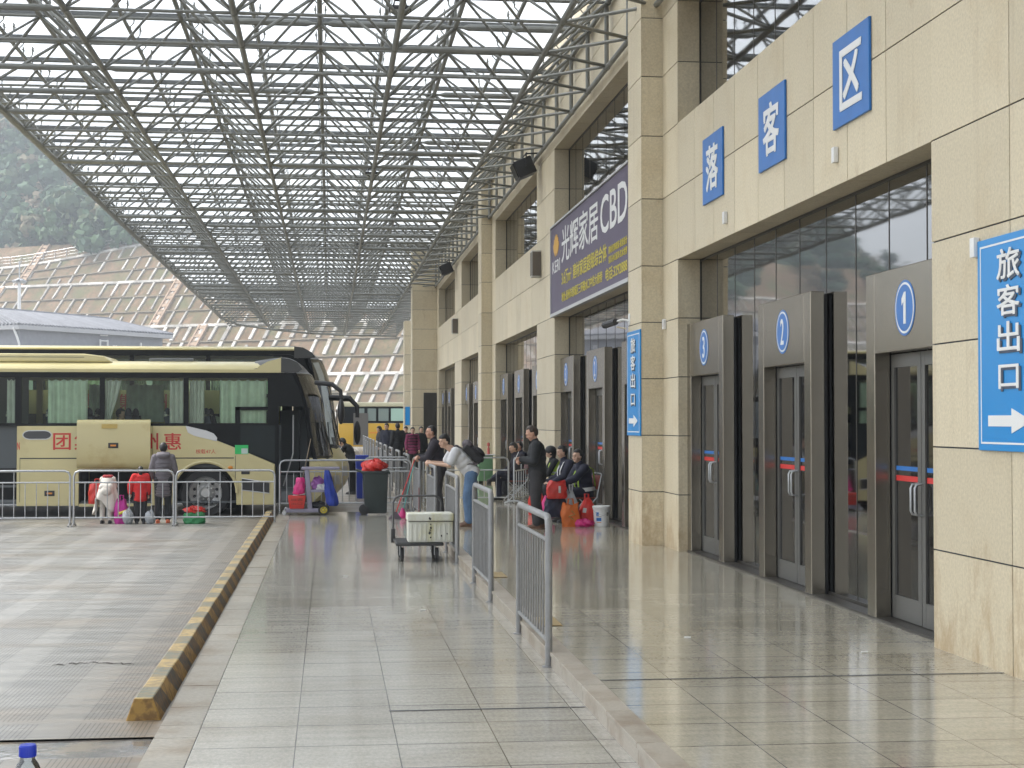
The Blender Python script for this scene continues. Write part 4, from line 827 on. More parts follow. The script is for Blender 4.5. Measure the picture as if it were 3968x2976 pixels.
vg = MB(); vg.tube([(-1.79, -.006, .77), (-1.23, -.006, .68), (-1.23, -.006, .46), (-1.79, -.006, .53)], .012, 5, closed=True); on(e, vg, 'grille_rim', SILV, body)
MB().box(-1.93, -1.66, -.008, -.001, 1.28, 1.47).build('permit_sticker', mat('sticker_green', (.03, .5, .13), .5), body); MB().box(-1.80, -1.67, -.010, -.0085, 1.29, 1.40).build('permit_panel', mat('sticker_pale', (.5, .6, .55), .5), body)
MB().box(-1.8, -1.63, -.014, -.001, .86, .96).build('fuel_flap', BLK, body, bevel=.006); MB().ell((-2.02, -.01, 1.0), (.05, .02, .035), 10, 6).build('side_marker', ORG, body)
e, body, front = coach('taller cream coach with dark windscreen parked behind the coach with the raised flap', (.2, 37.3, RD), False, False, 9, zs=1.155, rb=3.14, near=False)
e.scale.x = 1.02
upn = on(e, MB().box(-11.58, -1.75, -.014, -.001, 1.875, 2.34), 'upper_panel', CREAM, smooth=0)
for t_, x_ in (('惠', -3.75), ('州', -4.15), ('集', -4.9), ('团', -5.75)): on(e, glyphs(t_, (x_, -.0145, 1.96), X_, Z_, .32, .30, .003, .03), 'lettering', CRED, upn, smooth=0)
mr = MB(); mr.tube([(-.2, -.02, 2.2), (.25, -.25, 2.18), (.42, -.3, 2.02), (.42, -.32, 1.8)], [.06, .06, .05, .045], 8); mr.ell((.42, -.32, 1.5), (.08, .13, .24), 12, 8); on(e, mr, 'wing_mirror', BLK)
# yellow bus far down the yard
YBUS = mat('bus_yellow', (.62, .36, .02), .35, coat=.3); CRM2 = mat('bus_cream_roof', (.62, .58, .40), .4)
e = empty('yellow_bus', 'yellow bus with a cream roof parked far down the yard', 'bus', (0, 103, RD))
b = MB(); b.box(.55, 11.5, 0, 2.5, .35, 1.85); b.build('body', YBUS, e, bevel=.06); b = MB(); b.box(.62, 11.5, .02, 2.48, 2.9, 3.2); b.build('roof', CRM2, e, bevel=.12, seg=3)
b = MB(); b.box(.6, 11.5, .03, 2.47, 1.86, 2.9); b.build('window_band', BGL, e, bevel=.03)
b = MB(); c = MB()
for i, (x0, x1) in enumerate(((1.75, 2.2), (2.4, 2.95), (3.1, 3.75), (3.9, 5.0), (5.1, 6.0), (6.15, 7.3), (7.45, 8.6))):
    (c if i == 3 else b).box(x0, x1, .012, .029, 2.0, 2.8)
b.build('window', mat('far_window', (.22, .27, .25), .1), e, smooth=0); c.build('blind', mat('far_blind', (.42, .6, .5), .7), e, smooth=0)
b = MB(); b.box(1.5, 2.45, -.01, .0, .45, 2.5); b.build('door', mat('far_door', (.12, .11, .10), .3), e, smooth=0); b = MB(); b.box(2.5, 11.4, -.012, -.001, 1.2, 1.3); b.build('red_line', ORG, e, smooth=0)
for x in (3.4, 9.4): wheel(e, x, .15, .47)
# ------------------------------------------------------------------ railings and barriers
def rail_panel(L=2.0, h=1.185):
    """local y along the panel, feet at z=0"""
    e = empty('railing_panel', 'x', 'railing', (1.73, 12.63, 0), 0, 'grey railing panels along the step')
    r = .029; b = MB(); c = .09
    b.tube([(0, 0, 0), (0, 0, h-c), (0, c*.3, h-c*.3), (0, c, h), (0, L-c, h), (0, L-c*.3, h-c*.3), (0, L, h-c), (0, L, 0)], r, 12); b.build('frame', RAILP, e)
    for z in (1.0, .2): MB().tube([(0, 0, z), (0, L, z)], .018, 8).build('cross_rail', RAILP, e)
    n = 12
    for i in range(1, n): MB().tube([(0, L*i/n, .2), (0, L*i/n, 1.0)], .0095, 6).build('bar', RAILP, e)
    for y in (0, L): MB().lathe([(.055, 0), (.055, .008), (.03, .012)], (0, y, .0), 14).build('foot_plate', RAILP, e)
    return e
rp = rail_panel(); NR = 16
for i in range(NR):
    y = 12.63+4.58*i; lab = 'grey steel railing panel on the step edge, nearest the camera' if i == 0 else f'grey steel railing panel on the step edge, {ORD[i]} from the camera' if i < NR-1 else 'grey steel railing panel on the step edge, farthest from the camera'
    if i == 0: rp['label'] = lab
    else: dup(rp, (1.73, y, 0), 0, lab)
def barrier(loc, L, h, rz, label, nb, z2, zb, group='crowd barriers', feet=True):
    e = empty('crowd_barrier', label, 'barrier', loc, rz, group); c = .1; r = .021
    MB().tube([(0, 0, .02), (0, 0, h-c), (c*.3, 0, h-c*.3), (c, 0, h), (L-c, 0, h), (L-c*.3, 0, h-c*.3), (L, 0, h-c), (L, 0, .02)], r, 10).build('frame', GALV, e)
    for z in (z2, zb): MB().tube([(0, 0, z), (L, 0, z)], .014, 8).build('cross_rail', GALV, e)
    for i in range(1, nb): MB().tube([(L*i/nb, 0, zb), (L*i/nb, 0, z2 if i != nb//2 else h)], .009, 6).build('bar', GALV, e)
    if feet:
        for x in (0, L): f = MB(); f.tube([(x, -.22, .012), (x, -.1, .05), (x, 0, .06), (x, .1, .05), (x, .22, .012)], .018, 6); f.build('foot', GALV, e)
    return e
for x, lab in ((-8.68, 'galvanised crowd barrier at the left edge in front of the coach'), (-6.76, 'galvanised crowd barrier before the open middle door of the coach'), (-4.825, 'galvanised crowd barrier in front of the raised luggage flap and the children'), (-2.915, 'galvanised crowd barrier in front of the coach front wheel')):
    barrier((x, 31.2, RD), 1.865, 1.05, 0, lab, 9, .83, .16)
barrier((-1.04, 34.05, 0), 2.76, 1.12, R(.7), 'long galvanised barrier behind the cleaning cart and wheelie bin', 19, .88, .22)
barrier((.8, 36.6, RD), .98, 1.17, R(2), 'short galvanised barrier behind the long one near the wheelie bin', 7, .93, .25)
barrier((2.1, 36.1, U), 1.92, 1.0, R(-1), 'galvanised barrier on the platform behind the backpack man', 7, .72, .1)
barrier((4.06, 35.3, U), 1.9, 1.0, R(72), 'galvanised barrier standing endways beside the seated men', 7, .72, .1)
# ------------------------------------------------------------------ platform trolley and foam box
e = empty('platform_trolley', 'black flat platform trolley with a bent tube handle', 'trolley', (.91, 22.15, 0))
DKG = mat('trolley_black', (.03, .03, .03), .5)
MB().box(0, .66, 0, .98, .225, .262).build('deck', DKG, e, bevel=.012); MB().box(.02, .64, .02, .96, .262, .268).build('deck_mat', RUB, e)
h = MB(); h.tube([(.0, .98, .25), (.0, .99, .78), (.03, .99, .84), (.09, .99, .87), (.60, .99, .87), (.66, .99, .84), (.69, .99, .78), (.69, .98, .25)], .016, 8); h.build('handle', mat('handle_grey', (.10, .10, .10), .35, .6), e)
for x in (0., .69): MB().box(x-.03, x+.03, .95, 1.01, .2, .4).build('handle_bracket', DKG, e, bevel=.008)
for x in (.09, .57):
    for y in (.12, .86):
        b = MB(); b.lathe([(0, -.024), (.07, -.024), (.095, -.02), (.098, 0), (.095, .02), (.07, .024), (0, .024)], (x, y, .098), 20, M.Rotation(pi/2, 4, 'Y')); w_ = b.build('wheel', RUB, e)
        f = MB(); f.box(x-.036, x-.028, y-.03, y+.03, .09, .225); f.box(x+.028, x+.036, y-.03, y+.03, .09, .225); f.build('fork', GALV, w_, smooth=0)
FOAM = mat('foam_white', (.62, .62, .55), .7, mixcol=(.50, .47, .27), mixs=3.2, mixlo=.5, mixhi=.72, bump=.2, bs=40, stretch=(1.6, 1.6, .5))
e = empty('foam_box', 'dirty white foam box with a lid on the trolley', 'box', (1.08, 22.2, .269))
b = MB()
poly = []
for i in range(12): poly += [(.62*i/11, -.006 if i % 2 else .006)]
b.box(0, .62, 0, .44, 0, .29); b.build('body', FOAM, e, bevel=.018, seg=3); rb = MB()
for i in range(9): rb.box(.03+.066*i, .06+.066*i, -.008, .002, .02, .26)
rb.build('ridges', FOAM, e, bevel=.006, seg=1); MB().box(-.012, .632, -.014, .452, .292, .40).build('lid', FOAM, e, bevel=.022, seg=3)
MB().tube([(0, -.018, .289), (.2, -.017, .291), (.42, -.018, .288), (.62, -.017, .29)], .005, 5).build('lid_seam', mat('seam_dark', (.08, .075, .06), .9), e)  # dark line laid along the join of lid and body
b = MB(); rr = random.Random(2)
for (x, z, s) in ((.30, .33, .02), (.31, .25, .013), (.315, .2, .016), (.30, .13, .02), (.305, .17, .012), (.31, .07, .014), (.46, .09, .016), (.54, .12, .012)):
    b.prism([(s*cos(a)*rr.uniform(.5, 1.1), s*1.3*sin(a)*rr.uniform(.5, 1.1)) for a in [i*pi/4 for i in range(8)]], (x, -.021 if z > .28 else -.0095, z), (1, 0, 0), (0, 0, 1), (0, .004, 0))
b.build('ink_mark', BLK, e, smooth=0)
# ------------------------------------------------------------------ wheelie bin with a red bag
BING = mat('bin_dark_green', (.022, .032, .03), .5, var=.15, vs=4)
e = empty('wheelie_bin', 'dark green wheelie bin standing before the long barrier', 'bin', (.93, 33.55, 0))
def taper(mb, x0, x1, X0, X1, y0, y1, Y0, Y1, z0, z1): mb.add([(x0, y0, z0), (x1, y0, z0), (x1, y1, z0), (x0, y1, z0), (X0, Y0, z1), (X1, Y0, z1), (X1, Y1, z1), (X0, Y1, z1)], [(3, 2, 1, 0), (4, 5, 6, 7), (0, 1, 5, 4), (1, 2, 6, 5), (2, 3, 7, 6), (3, 0, 4, 7)]); return mb
taper(MB(), -.19, .25, -.25, .28, -.18, .2, -.24, .26, .03, .88).build('body', BING, e, bevel=.03, seg=3)
MB().box(-.285, .31, -.27, .29, .86, .91).build('rim', BING, e, bevel=.015); MB().tube([(-.27, -.2, .9), (-.37, -.18, .93), (-.37, .18, .93), (-.27, .2, .9)], .022, 8).build('handle', BING, e)
MB().box(.29, .33, -.1, .1, .84, .88).build('lift_lip', BING, e, bevel=.01)
for y in (-.22, .2): MB().lathe([(0, -.03), (.07, -.03), (.1, -.02), (.1, .02), (.07, .03), (0, .03)], (-.22, y, .10), 20, M.Rotation(pi/2, 4, 'X')).build('wheel', RUB, e)
def crumple(name, label, cat, loc, r, m, seed=1, n=26, k=16, rough=.16, group=None, squash=0.0):
    rg = random.Random(seed); ph = [(rg.uniform(0, 6.28), rg.uniform(3, 9), rg.uniform(2, 8)) for _ in range(7)]
    def f(u, v):
        a, t = u*2*pi, v*pi; q = 1+sum(rough/3*sin(p+fa*a*1.0+fb*t) for p, fa, fb in [(p, round(fa), fb) for p, fa, fb in ph])
        x, y, z = r[0]*sin(t)*cos(a)*q, r[1]*sin(t)*sin(a)*q, -r[2]*cos(t)*q
        return V((x, y, max(z, -r[2]*(1-squash))+r[2]*(1-squash)))
    b = MB(); b.grid(f, n, k); o = b.build(name, m, smooth=50); o.location = loc
    return tag(o, label, cat, group)
BAGR = mat('bag_red_plastic', (.62, .035, .025), .35, var=.15, vs=9); BAGO = mat('bag_orange', (.62, .14, .015), .5, var=.1, vs=8); BAGP = mat('bag_pink_plastic', (.62, .03, .20), .35, var=.15, vs=9); BAGB = mat('bag_blue_cloth', (.015, .04, .30), .6, var=.2, vs=7); BAGG = mat('bag_grey_plastic', (.36, .38, .40), .4, var=.1, vs=9); BAGV = mat('bag_violet_plastic', (.36, .12, .42), .35, var=.15, vs=9); BAGW = mat('bag_white_plastic', (.6, .6, .6), .4, var=.1, vs=9); NAVY = mat('navy_cloth', (.02, .022, .045), .75, var=.2, vs=12); MAG = mat('magenta_cloth', (.45, .02, .25), .7, var=.15, vs=9)
crumple('rubbish_bag', 'crumpled red plastic bag heaped on top of the wheelie bin', 'bag', (.92, 33.55, .91), (.23, .2, .13), BAGR, 3, 40, 20, .3, None, .35)
crumple('paper_scrap', 'small crumpled silver wrapper on the bin rim', 'wrapper', (1.15, 33.42, .91), (.07, .06, .025), SILV, 5, 18, 10, .4, None, .3)
# blue bin farther back
taper(MB(), -.13, .13, -.17, .17, -.13, .13, -.17, .17, 0, 1.12).build('blue_bin', mat('bin_blue', (.02, .05, .42), .45), bevel=.02)
o = bpy.data.objects['blue_bin']; o.location = (.83, 41.6, RD); tag(o, 'tall bright blue plastic bin behind the barriers by the coach front', 'bin')
# ------------------------------------------------------------------ cleaning cart
LAV = mat('cart_lavender_grey', (.25, .235, .31), .5, var=.06, vs=5); YW = mat('wheel_yellow', (.62, .50, .02), .4)
e = empty('cleaning_cart', 'lavender grey cleaning cart with one yellow spoked wheel showing', 'cart', (-.45, 33.62, 0)); e.scale = (1.1, 1, 1.04)
MB().box(-.4, .33, -.2, .2, .055, .135).build('base', LAV, e, bevel=.02); 
for y in (-.17, .17): taper(MB(), .0, .09, -.06, .02, y-.025, y+.025, y-.025, y+.025, .13, .93).build('post', LAV, e, bevel=.01)
MB().box(-.12, .6, -.21, .21, .90, .955).build('top_tray', LAV, e, bevel=.02); MB().box(-.02, .42, -.19, .19, .455, .505).build('shelf', LAV, e, bevel=.015)
MB().tube([(.33, -.17, .1), (.36, -.17, .5), (.34, -.17, .9)], .013, 6).build('rear_strut', LAV, e)
for y in (-.2, .2):
    b = MB(); b.lathe([(.066, -.025), (.10, -.022), (.105, 0), (.10, .022), (.066, .025)], (.30, y, .105), 24, M.Rotation(pi/2, 4, 'X'), caps=False); wq = b.build('wheel', RUB, e)
    b = MB(); b.lathe([(.05, .016), (.07, .016), (.07, -.016), (.05, -.016)], (.30, y, .105), 24, M.Rotation(pi/2, 4, 'X'), caps=False)
    for i in range(5): a = i*2*pi/5; b.tube([(.30, y, .105), (.30+.06*cos(a), y, .105+.06*sin(a))], .012, 6)
    b.ell((.30, y, .105), (.022, .024, .022), 10, 6); b.build('rim', YW, wq)
for y in (-.15, .15): MB().lathe([(0, -.015), (.04, -.015), (.045, 0), (.04, .015), (0, .015)], (-.44, y, .046), 14, M.Rotation(pi/2, 4, 'X')).build('caster', GALV, e); MB().tube([(-.44, y, .06), (-.42, y, .14), (-.38, y, .13)], .014, 6).build('caster_bracket', GALV, e)
taper(MB(), -.15, .15, -.185, .185, -.13, .13, -.16, .16, 0, .27).build('red_bucket', mat('bucket_red', (.55, .035, .025), .45), bevel=.02); o = bpy.data.objects['red_bucket']; o.location = (-.67, 33.52, .137); tag(o, 'red plastic bucket on the base of the cleaning cart', 'bucket')
b = merge(glyphs('旅客', (-.67-.13, 33.35, .30), X_, Z_, .26, .055, .002, .01), glyphs('出口', (-.67-.11, 33.36, .22), X_, Z_, .22, .05, .002, .01))
b.v = [(x+.67, y-33.52+.018, z-.137) for x, y, z in b.v]; b.build('lettering', mat('letter_dark_red', (.16, .03, .02), .6), o, smooth=0)
b = MB(); b.box(-.12, .14, -.1, .1, .26, .275, T=M.Rotation(R(-9), 4, 'Y')); q = b.build('white_cloth', BAGW, bevel=.006); q.location = (-.60, 33.55, .155); tag(q, 'folded white cloth lying across the red bucket', 'cloth')
def hang_bag(name, label, loc, w0, w1, d_, h, m, lean=0, seed=1, cat='bag', group=None):
    rg = random.Random(seed); p1, p2 = rg.uniform(0, 6), rg.uniform(0, 6)
    def f(u, v):
        a = u*2*pi; ww = w0+(w1-w0)*(1-v)**.8; bel = 1 if v > .12 else .55+.45*(v/.12)**.5
        k = 1+.13*sin(5*a+p1+v*6)+.08*sin(9*a+p2-v*9); return V((ww/2*cos(a)*k*bel+lean*(1-v), d_/2*sin(a)*k*bel*(.5+.5*(1-v)**.4), h*(v-1)))
    b = MB(); b.grid(f, 30, 16); b.add([f(i/30, 0) for i in range(30)], [tuple(range(29, -1, -1))]); o = b.build(name, m, smooth=60); o.location = loc; return tag(o, label, cat, group)
hang_bag('blue_bag', 'long royal blue cloth bag hanging from the end of the cleaning cart', (-.11+.05, 33.42, .93), .10, .27, .2, .74, BAGB, .13, 4)
hang_bag('pink_bag', 'bright pink plastic bag hanging on the left of the cleaning cart', (-.60, 33.5, .78), .14, .25, .17, .36, BAGP, -.03, 5)
crumple('violet_bag', 'violet plastic bag bundled on the shelf of the cleaning cart', 'bag', (-.24, 33.66, .50), (.14, .12, .15), BAGV, 6, 30, 16, .2, None, .2)
crumple('white_bag', 'small white and blue plastic bundle on the cart shelf beside the violet one', 'bag', (-.14, 33.5, .505), (.11, .08, .07), BAGW, 8, 24, 14, .3, None, .2)
crumple('black_bag', 'black rubbish sack slumped on the base of the cleaning cart', 'bag', (-.22, 33.62, .135), (.17, .13, .08), BLK, 9, 26, 14, .2, None, .3)
POLE = mat('mop_pole_brown', (.24, .19, .13), .5)
e = empty('mop', 'mop with a brown pole standing in the red bucket', 'mop', (-.66, 33.55, .20)); MB().tube([(0, 0, 0), (.10, .03, .55), (.27, .09, 1.38)], .011, 6).build('pole', POLE, e); MB().ell((0, 0, .02), (.05, .05, .06), 10, 6).build('head', BAGW, e)
# sticks leaning on the railing
TEAL = mat('pole_teal', (.10, .36, .34), .4)
e = empty('broom', 'broom with a red pole leaning on a railing panel', 'broom', (1.30, 32.0, 0)); MB().tube([(0, 0, .08), (.41, .35, 1.19)], .012, 6).build('pole', CRED, e); taper(MB(), -.14, .13, -.03, .03, -.04, .04, -.02, .02, 0, .14).build('brush', mat('bristle_grey', (.12, .09, .11), .9), e, bevel=.01)
e = empty('brush', 'brush with a teal pole and pink head beside the red broom', 'brush', (1.46, 32.3, 0)); MB().tube([(0, 0, .08), (.26, .3, 1.16)], .012, 6).build('pole', TEAL, e); b = MB(); b.lathe([(.085, 0), (.09, .06), (.05, .13), (.02, .2)], (0, 0, 0), 16); b.build('head', BAGP, e)
e = empty('dustpan', 'dark red dustpan on a long stick beside the railing post', 'dustpan', (1.64, 29.6, 0)); MB().tube([(0, 0, .05), (0, .02, .72)], .011, 6).build('stick', mat('stick_dark_red', (.16, .03, .03), .5), e); b = MB(); b.prism([(-.1, 0), (.1, 0), (.09, .1), (-.09, .1)], (0, -.1, 0), X_, Z_, (0, .2, 0)); b.build('pan', mat('stick_dark_red', (.16, .03, .03), .5), e, bevel=.01)
# bottle in the foreground on a plinth
PLN = mat('plinth_granite', (.3, .28, .24), .5, var=.1, vs=60)
tag(MB().box(-1.05, -.5, 3.55, 4.1, -.3, .976).build('stone_plinth', PLN, bevel=.015), 'low granite plinth under the water bottle', 'plinth')
e = empty('water_bottle', 'clear water bottle with a blue cap at the bottom left corner', 'bottle', (-.691, 3.82, .977))
PET = clear_glass('bottle_plastic', (.86, .92, .95), .06, .05); b = MB(); b.lathe([(.0, .002), (.03, .0), (.033, .012), (.033, .05), (.030, .055), (.033, .06), (.033, .15), (.031, .165), (.024, .182), (.0165, .193), (.0165, .2)], (0, 0, 0), 28); b.build('body', PET, e, smooth=60)
WATR = clear_glass('bottle_water', (.80, .88, .93), .02, .02); b = MB(); b.lathe([(.0, .004), (.031, .004), (.031, .13), (0, .13)], (0, 0, 0), 28); b.build('water', WATR, e, smooth=40)
b = MB(); prof = [(.0, .226), (.0178, .226), (.0192, .223), (.0192, .199), (.0165, .198)]; b.lathe(prof[::-1], (0, 0, 0), 40)
for i in range(40): a = i*2*pi/40; b.box(.0188, .0198, -.0007, .0007, .2, .222, T=M.Rotation(a, 4, 'Z'))
b.build('cap', mat('cap_blue', (.01, .035, .42), .35), e, smooth=40)
# bags, bucket and seats by the doors
e = empty('paint_pail', 'white plastic pail with a lid and blue printed label by the doors', 'pail', (4.69, 27.5, U))
b = MB(); b.lathe([(.12, 0), (.125, .005), (.142, .29), (.15, .295), (.15, .315), (.142, .32)], (0, 0, 0), 32); b.build('body', WHT, e); b = MB(); b.lathe([(.156, .318), (.158, .35), (.15, .358), (.0, .352)], (0, 0, 0), 32); b.build('lid', WHT, e)
def pat(a0, a1, z0, z1, m, nm):
    b = MB(); b.grid(lambda u, v: V(((.1275+(z0+(z1-z0)*v)*.0586)*cos(a0+(a1-a0)*u), (.1275+(z0+(z1-z0)*v)*.0586)*sin(a0+(a1-a0)*u), z0+(z1-z0)*v)), 10, 2); b.build(nm, m, e)
pat(R(-140), R(-100), .1, .155, BLUE, 'label'); pat(R(-140), R(-118), .19, .25, BLUE, 'label'); pat(R(-138), R(-98), .17, .178, BLK, 'label_line'); pat(R(-135), R(-100), .07, .08, ORG, 'label_line'); pat(R(-60), R(-45), .19, .25, BLK, 'label_line')
b = MB(); b.tube([(-.152, 0, .3), (-.1, -.12, .22), (0, -.165, .2), (.1, -.12, .22), (.152, 0, .3)], .004, 5); b.build('handle', GALV, e)
def shopper(name, label, loc, w0, d_, h, m, top, seed, neck=.35, cat='bag', mats2=None):
    rg = random.Random(seed); ph = [rg.uniform(0, 6) for _ in range(4)]
    def f(u, v):
        a = u*2*pi; sq = 1/max(abs(cos(a)), abs(sin(a)))**.6; t = 1-(1-neck)*max(0, (v-.55)/.45)**1.3; k = (1+.07*sin(3*a+ph[0]+5*v)+.05*sin(7*a+ph[1]-9*v)+.035*sin(13*a+ph[2]+4*v))*t*(.93+.07*min(1, v/.1))
        return V((w0/2*cos(a)*sq*k+.05*h*sin(ph[3]+3*v)*v, d_/2*sin(a)*sq*k, h*v*(1+.07*sin(2*a+ph[2])*v)))
    b = MB(); b.grid(f, 36, 18); b.add([f(i/36, 0) for i in range(36)], [tuple(range(35, -1, -1))]); o = b.build(name, m, smooth=55); o.location = loc; tag(o, label, cat)
    if name.endswith('bag') and name not in ('rose_bag', 'scarlet_bag'):
        q = MB()
        for sy in (-1, 1): q.tube([(-w0*.2*neck, sy*.02, h*.97), (-w0*.12, sy*.03, h*1.2), (w0*.12, sy*.03, h*1.2), (w0*.2*neck, sy*.02, h*.97)], .012, 6)
        q.build('handles', m, o)
    return o
o = shopper('orange_bag', 'orange printed shopping bag standing by the seated guard', (4.15, 27.5, U), .30, .2, .40, BAGO, 0, 3, .85); b = MB(); b.tube([(.0, -.106, .28), (.06, -.11, .22), (-.05, -.108, .18), (.03, -.108, .13)], .012, 5); b.build('print', mat('print_gold', (.42, .25, .06), .5), o)
o = shopper('grey_bag', 'tied pale grey plastic bag behind the orange shopping bag', (4.19, 27.72, U), .24, .16, .60, BAGG, 0, 4, .3)
o = shopper('red_bag', 'red shopping bag with white marks beside the white pail', (4.47, 27.75, U), .28, .18, .46, BAGR, 0, 5, .5); b = MB(); b.box(-.12, -.06, -.105, -.095, .22, .30, T=M.Rotation(.15, 4, 'Y')); b.build('print', BAGW, o)
crumple('pink_bundle', 'small pink and red plastic bundle lying before the red shopping bag', 'bag', (4.36, 27.38, U), (.15, .1, .07), BAGP, 12, 26, 14, .3, None, .2)
e = empty('luggage_cart', 'low metal luggage cart under the dark suitcase', 'cart', (3.88, 27.75, U)); b = MB(); b.tube([(-.2, -.2, .14), (.3, -.2, .14), (.3, .22, .14), (-.2, .22, .14)], .012, 6, closed=True); b.build('frame', DKG, e)
for x in (-.15, .25):
    for y in (-.18, .2): MB().lathe([(0, -.015), (.05, -.015), (.05, .015), (0, .015)], (x, y, .05), 12, M.Rotation(pi/2, 4, 'X')).build('wheel', RUB, e); MB().tube([(x, y, .05), (x, y, .14)], .01, 5).build('strut', DKG, e)
tag(shopper('suitcase', 'dark navy cloth travel bag on the low luggage cart', (3.93, 27.75, .275), .40, .28, .32, NAVY, 0, 7, .8), cat='bag')
o = shopper('red_satchel', 'red zipped satchel held on the dark travel bag by the guard', (3.93, 27.66, .60), .34, .18, .30, BAGR, 0, 8, .8); MB().box(.02, .06, -.1, -.085, .1, .22).build('clasp', SILV, o, bevel=.004)
o = shopper('rose_bag', 'rose red bag on the floor between the standing man and the barrier', (4.12, 30.2, U), .26, .2, .40, BAGP, 0, 9, .6)
o = shopper('scarlet_bag', 'scarlet bag on the floor behind the standing man in black', (4.02, 31.0, U), .34, .22, .42, BAGR, 0, 10, .6)
CHR = mat('chair_red', (.20, .05, .035), .6)
def chair(label, loc, rz):
    """facing +y locally"""
    e = empty('folding_chair', label, 'chair', loc, rz, 'folding chairs by the doors')
    MB().box(-.2, .2, -.19, .2, .43, .455).build('seat', CHR, e, bevel=.012); T = M.Translation((0, -.24, .72)) @ M.Rotation(R(12), 4, 'X'); MB().box(-.2, .2, -.012, .012, -.13, .13, T=T).build('backrest', CHR, e, bevel=.01)
    for s in (-1, 1):
        MB().tube([(s*.21, .24, 0), (s*.21, -.19, .45), (s*.21, -.28, .86), (s*.17, -.285, .88), (0, -.285, .885)], .011, 6).build('front_leg', GALV, e); MB().tube([(s*.19, -.3, 0), (s*.19, .14, .43)], .011, 6).build('rear_leg', GALV, e)
    MB().tube([(-.2, .12, .12), (.2, .12, .12)], .009, 5).build('stretcher', GALV, e)
    return e
GU = [(4.55, 28.7, 104), (4.6, 31.2, 95), (4.62, 33.4, 90), (4.3, 36.9, 100), (4.66, 39.3, 95)]
CL = ['red backed folding chair under the guard nearest the white pail', 'red backed folding chair under the second seated guard', 'red backed folding chair under the helmeted child', 'folding chair under the seated man by the endways barrier', 'folding chair under the farthest seated man']
for (x, y, a), l in zip(GU, CL): chair(l, (x, y, U), R(a))
ct = empty('green_counter', 'green cabinet with a pale tray top standing by the far pilaster', 'cabinet', (4.50, 46.6, U))
MB().box(-.2, .22, -.2, .2, .08, .82).build('body', mat('cabinet_green', (.17, .33, .17), .5), ct, bevel=.01); MB().box(-.26, .28, -.24, .24, .83, .86).build('tray', WHT, ct, bevel=.008)
for x in (-.12, .12): MB().box(x-.06, x+.06, -.1, .1, 0, .078).build('foot', BLK, ct)
b = MB(); b.lathe([(.04, 0), (.04, .16), (.02, .2), (.02, .23), (.045, .24), (.04, .32), (.0, .34)], (0, 0, 0), 14); o = b.build('pump_bottle', mat('bottle_coral', (.6, .12, .10), .4)); o.location = (4.6, 46.5, U+.862); tag(o, 'coral red pump bottle on the tray of the green cabinet', 'bottle')
o = shopper('green_tote', 'green shopping bag with a red top on the ground by the coach wheel', (-2.62, 31.75, RD), .40, .22, .22, mat('tote_green', (.03, .24, .08), .5), 0, 14, .95); crumple('red_parcel', 'red plastic parcel stuffed in the top of the green shopping bag', 'parcel', (-2.60, 31.75, RD+.20), (.18, .12, .08), BAGR, 15, 26, 14, .25, None, .3)
o = shopper('magenta_bag', 'magenta backpack standing by the child in the white cape', (-4.02, 31.9, RD), .26, .2, .46, MAG, 0, 16, .6); MB().tube([(-.05, -.1, .2), (.12, -.1, .26)], .03, 6).build('strap', YEL, o)
crumple('clear_bag', 'pale plastic bag beside the child in the red jacket', 'bag', (-3.88, 31.75, RD), (.10, .08, .14), BAGG, 17, 26, 16, .2, None, .1)
crumple('pale_bag', 'white plastic bag between the red jacket and the grey coat', 'bag', (-3.46, 31.75, RD), (.09, .08, .13), BAGG, 18, 26, 16, .2, None, .1)
o = shopper('crimson_bag', 'dark red bag lying inside the open luggage bay', (-4.75, 33.75, .25), .34, .4, .42, BAGR, 0, 20, .9)
SCR = mat('paper_white', (.7, .7, .68), .7)
for i, (x, y, z, lab) in enumerate(((3.0, 13.3, U, 'tiny white paper scrap on the platform floor by the step'), (4.2, 12.3, U, 'tiny white paper scrap on the platform near the right wall'), (.2, 20.2, 0, 'tiny white scrap on the pavement left of the trolley'), (.95, 16.5, 0, 'tiny white scrap on the pavement beside the second railing'))):
    b = MB(); b.prism([(-.03, -.012), (.025, -.02), (.035, .015), (-.02, .022)], (x, y, z+.002), (1, .2*i, 0), (0, 1, 0), (0, 0, .008)); tag(b.build('paper_scrap', SCR, smooth=0), lab, 'litter', 'paper scraps on the floor')
# ------------------------------------------------------------------ people
SKIN = mat('skin_tan', (.56, .355, .255), .55, var=.08, vs=12); SKINR = mat('skin_ruddy', (.50, .28, .195), .55, var=.08, vs=12); HAIR = mat('hair_black', (.012, .011, .010), .5); HAIRB = mat('hair_brown', (.035, .022, .014), .55)
EYE = mat('eye_dark', (.02, .015, .012), .3); LIP = mat('lip', (.33, .11, .09), .5)
def cloth(name, col, var=.14, vs=6): return mat(name, col, .82, var=var, vs=vs, bump=.5, bs=9)
BLACKC = cloth('cloth_black', (.016, .017, .019)); CHARC = cloth('cloth_charcoal', (.035, .033, .036)); DARKC = cloth('cloth_dark_plum', (.022, .018, .026)); WHITEC = cloth('cloth_white', (.60, .60, .61), .06); JEANS = cloth('cloth_denim', (.10, .175, .30), .2, 9); GREYC = cloth('cloth_grey_puffer', (.165, .15, .165), .1); REDC = cloth('cloth_red', (.60, .02, .02)); CAPEC = cloth('cloth_cream', (.60, .56, .50), .06); NAVYC = cloth('cloth_navy', (.016, .018, .035))
HIV = mat('hi_vis_lime', (.42, .62, .06), .6); REFL = mat('reflective_band', (.52, .54, .52), .35)
SHOE = mat('shoe_black', (.02, .02, .02), .5); SHOEB = mat('shoe_brown', (.12, .06, .035), .55); SHOEO = mat('shoe_orange', (.65, .15, .06), .5)
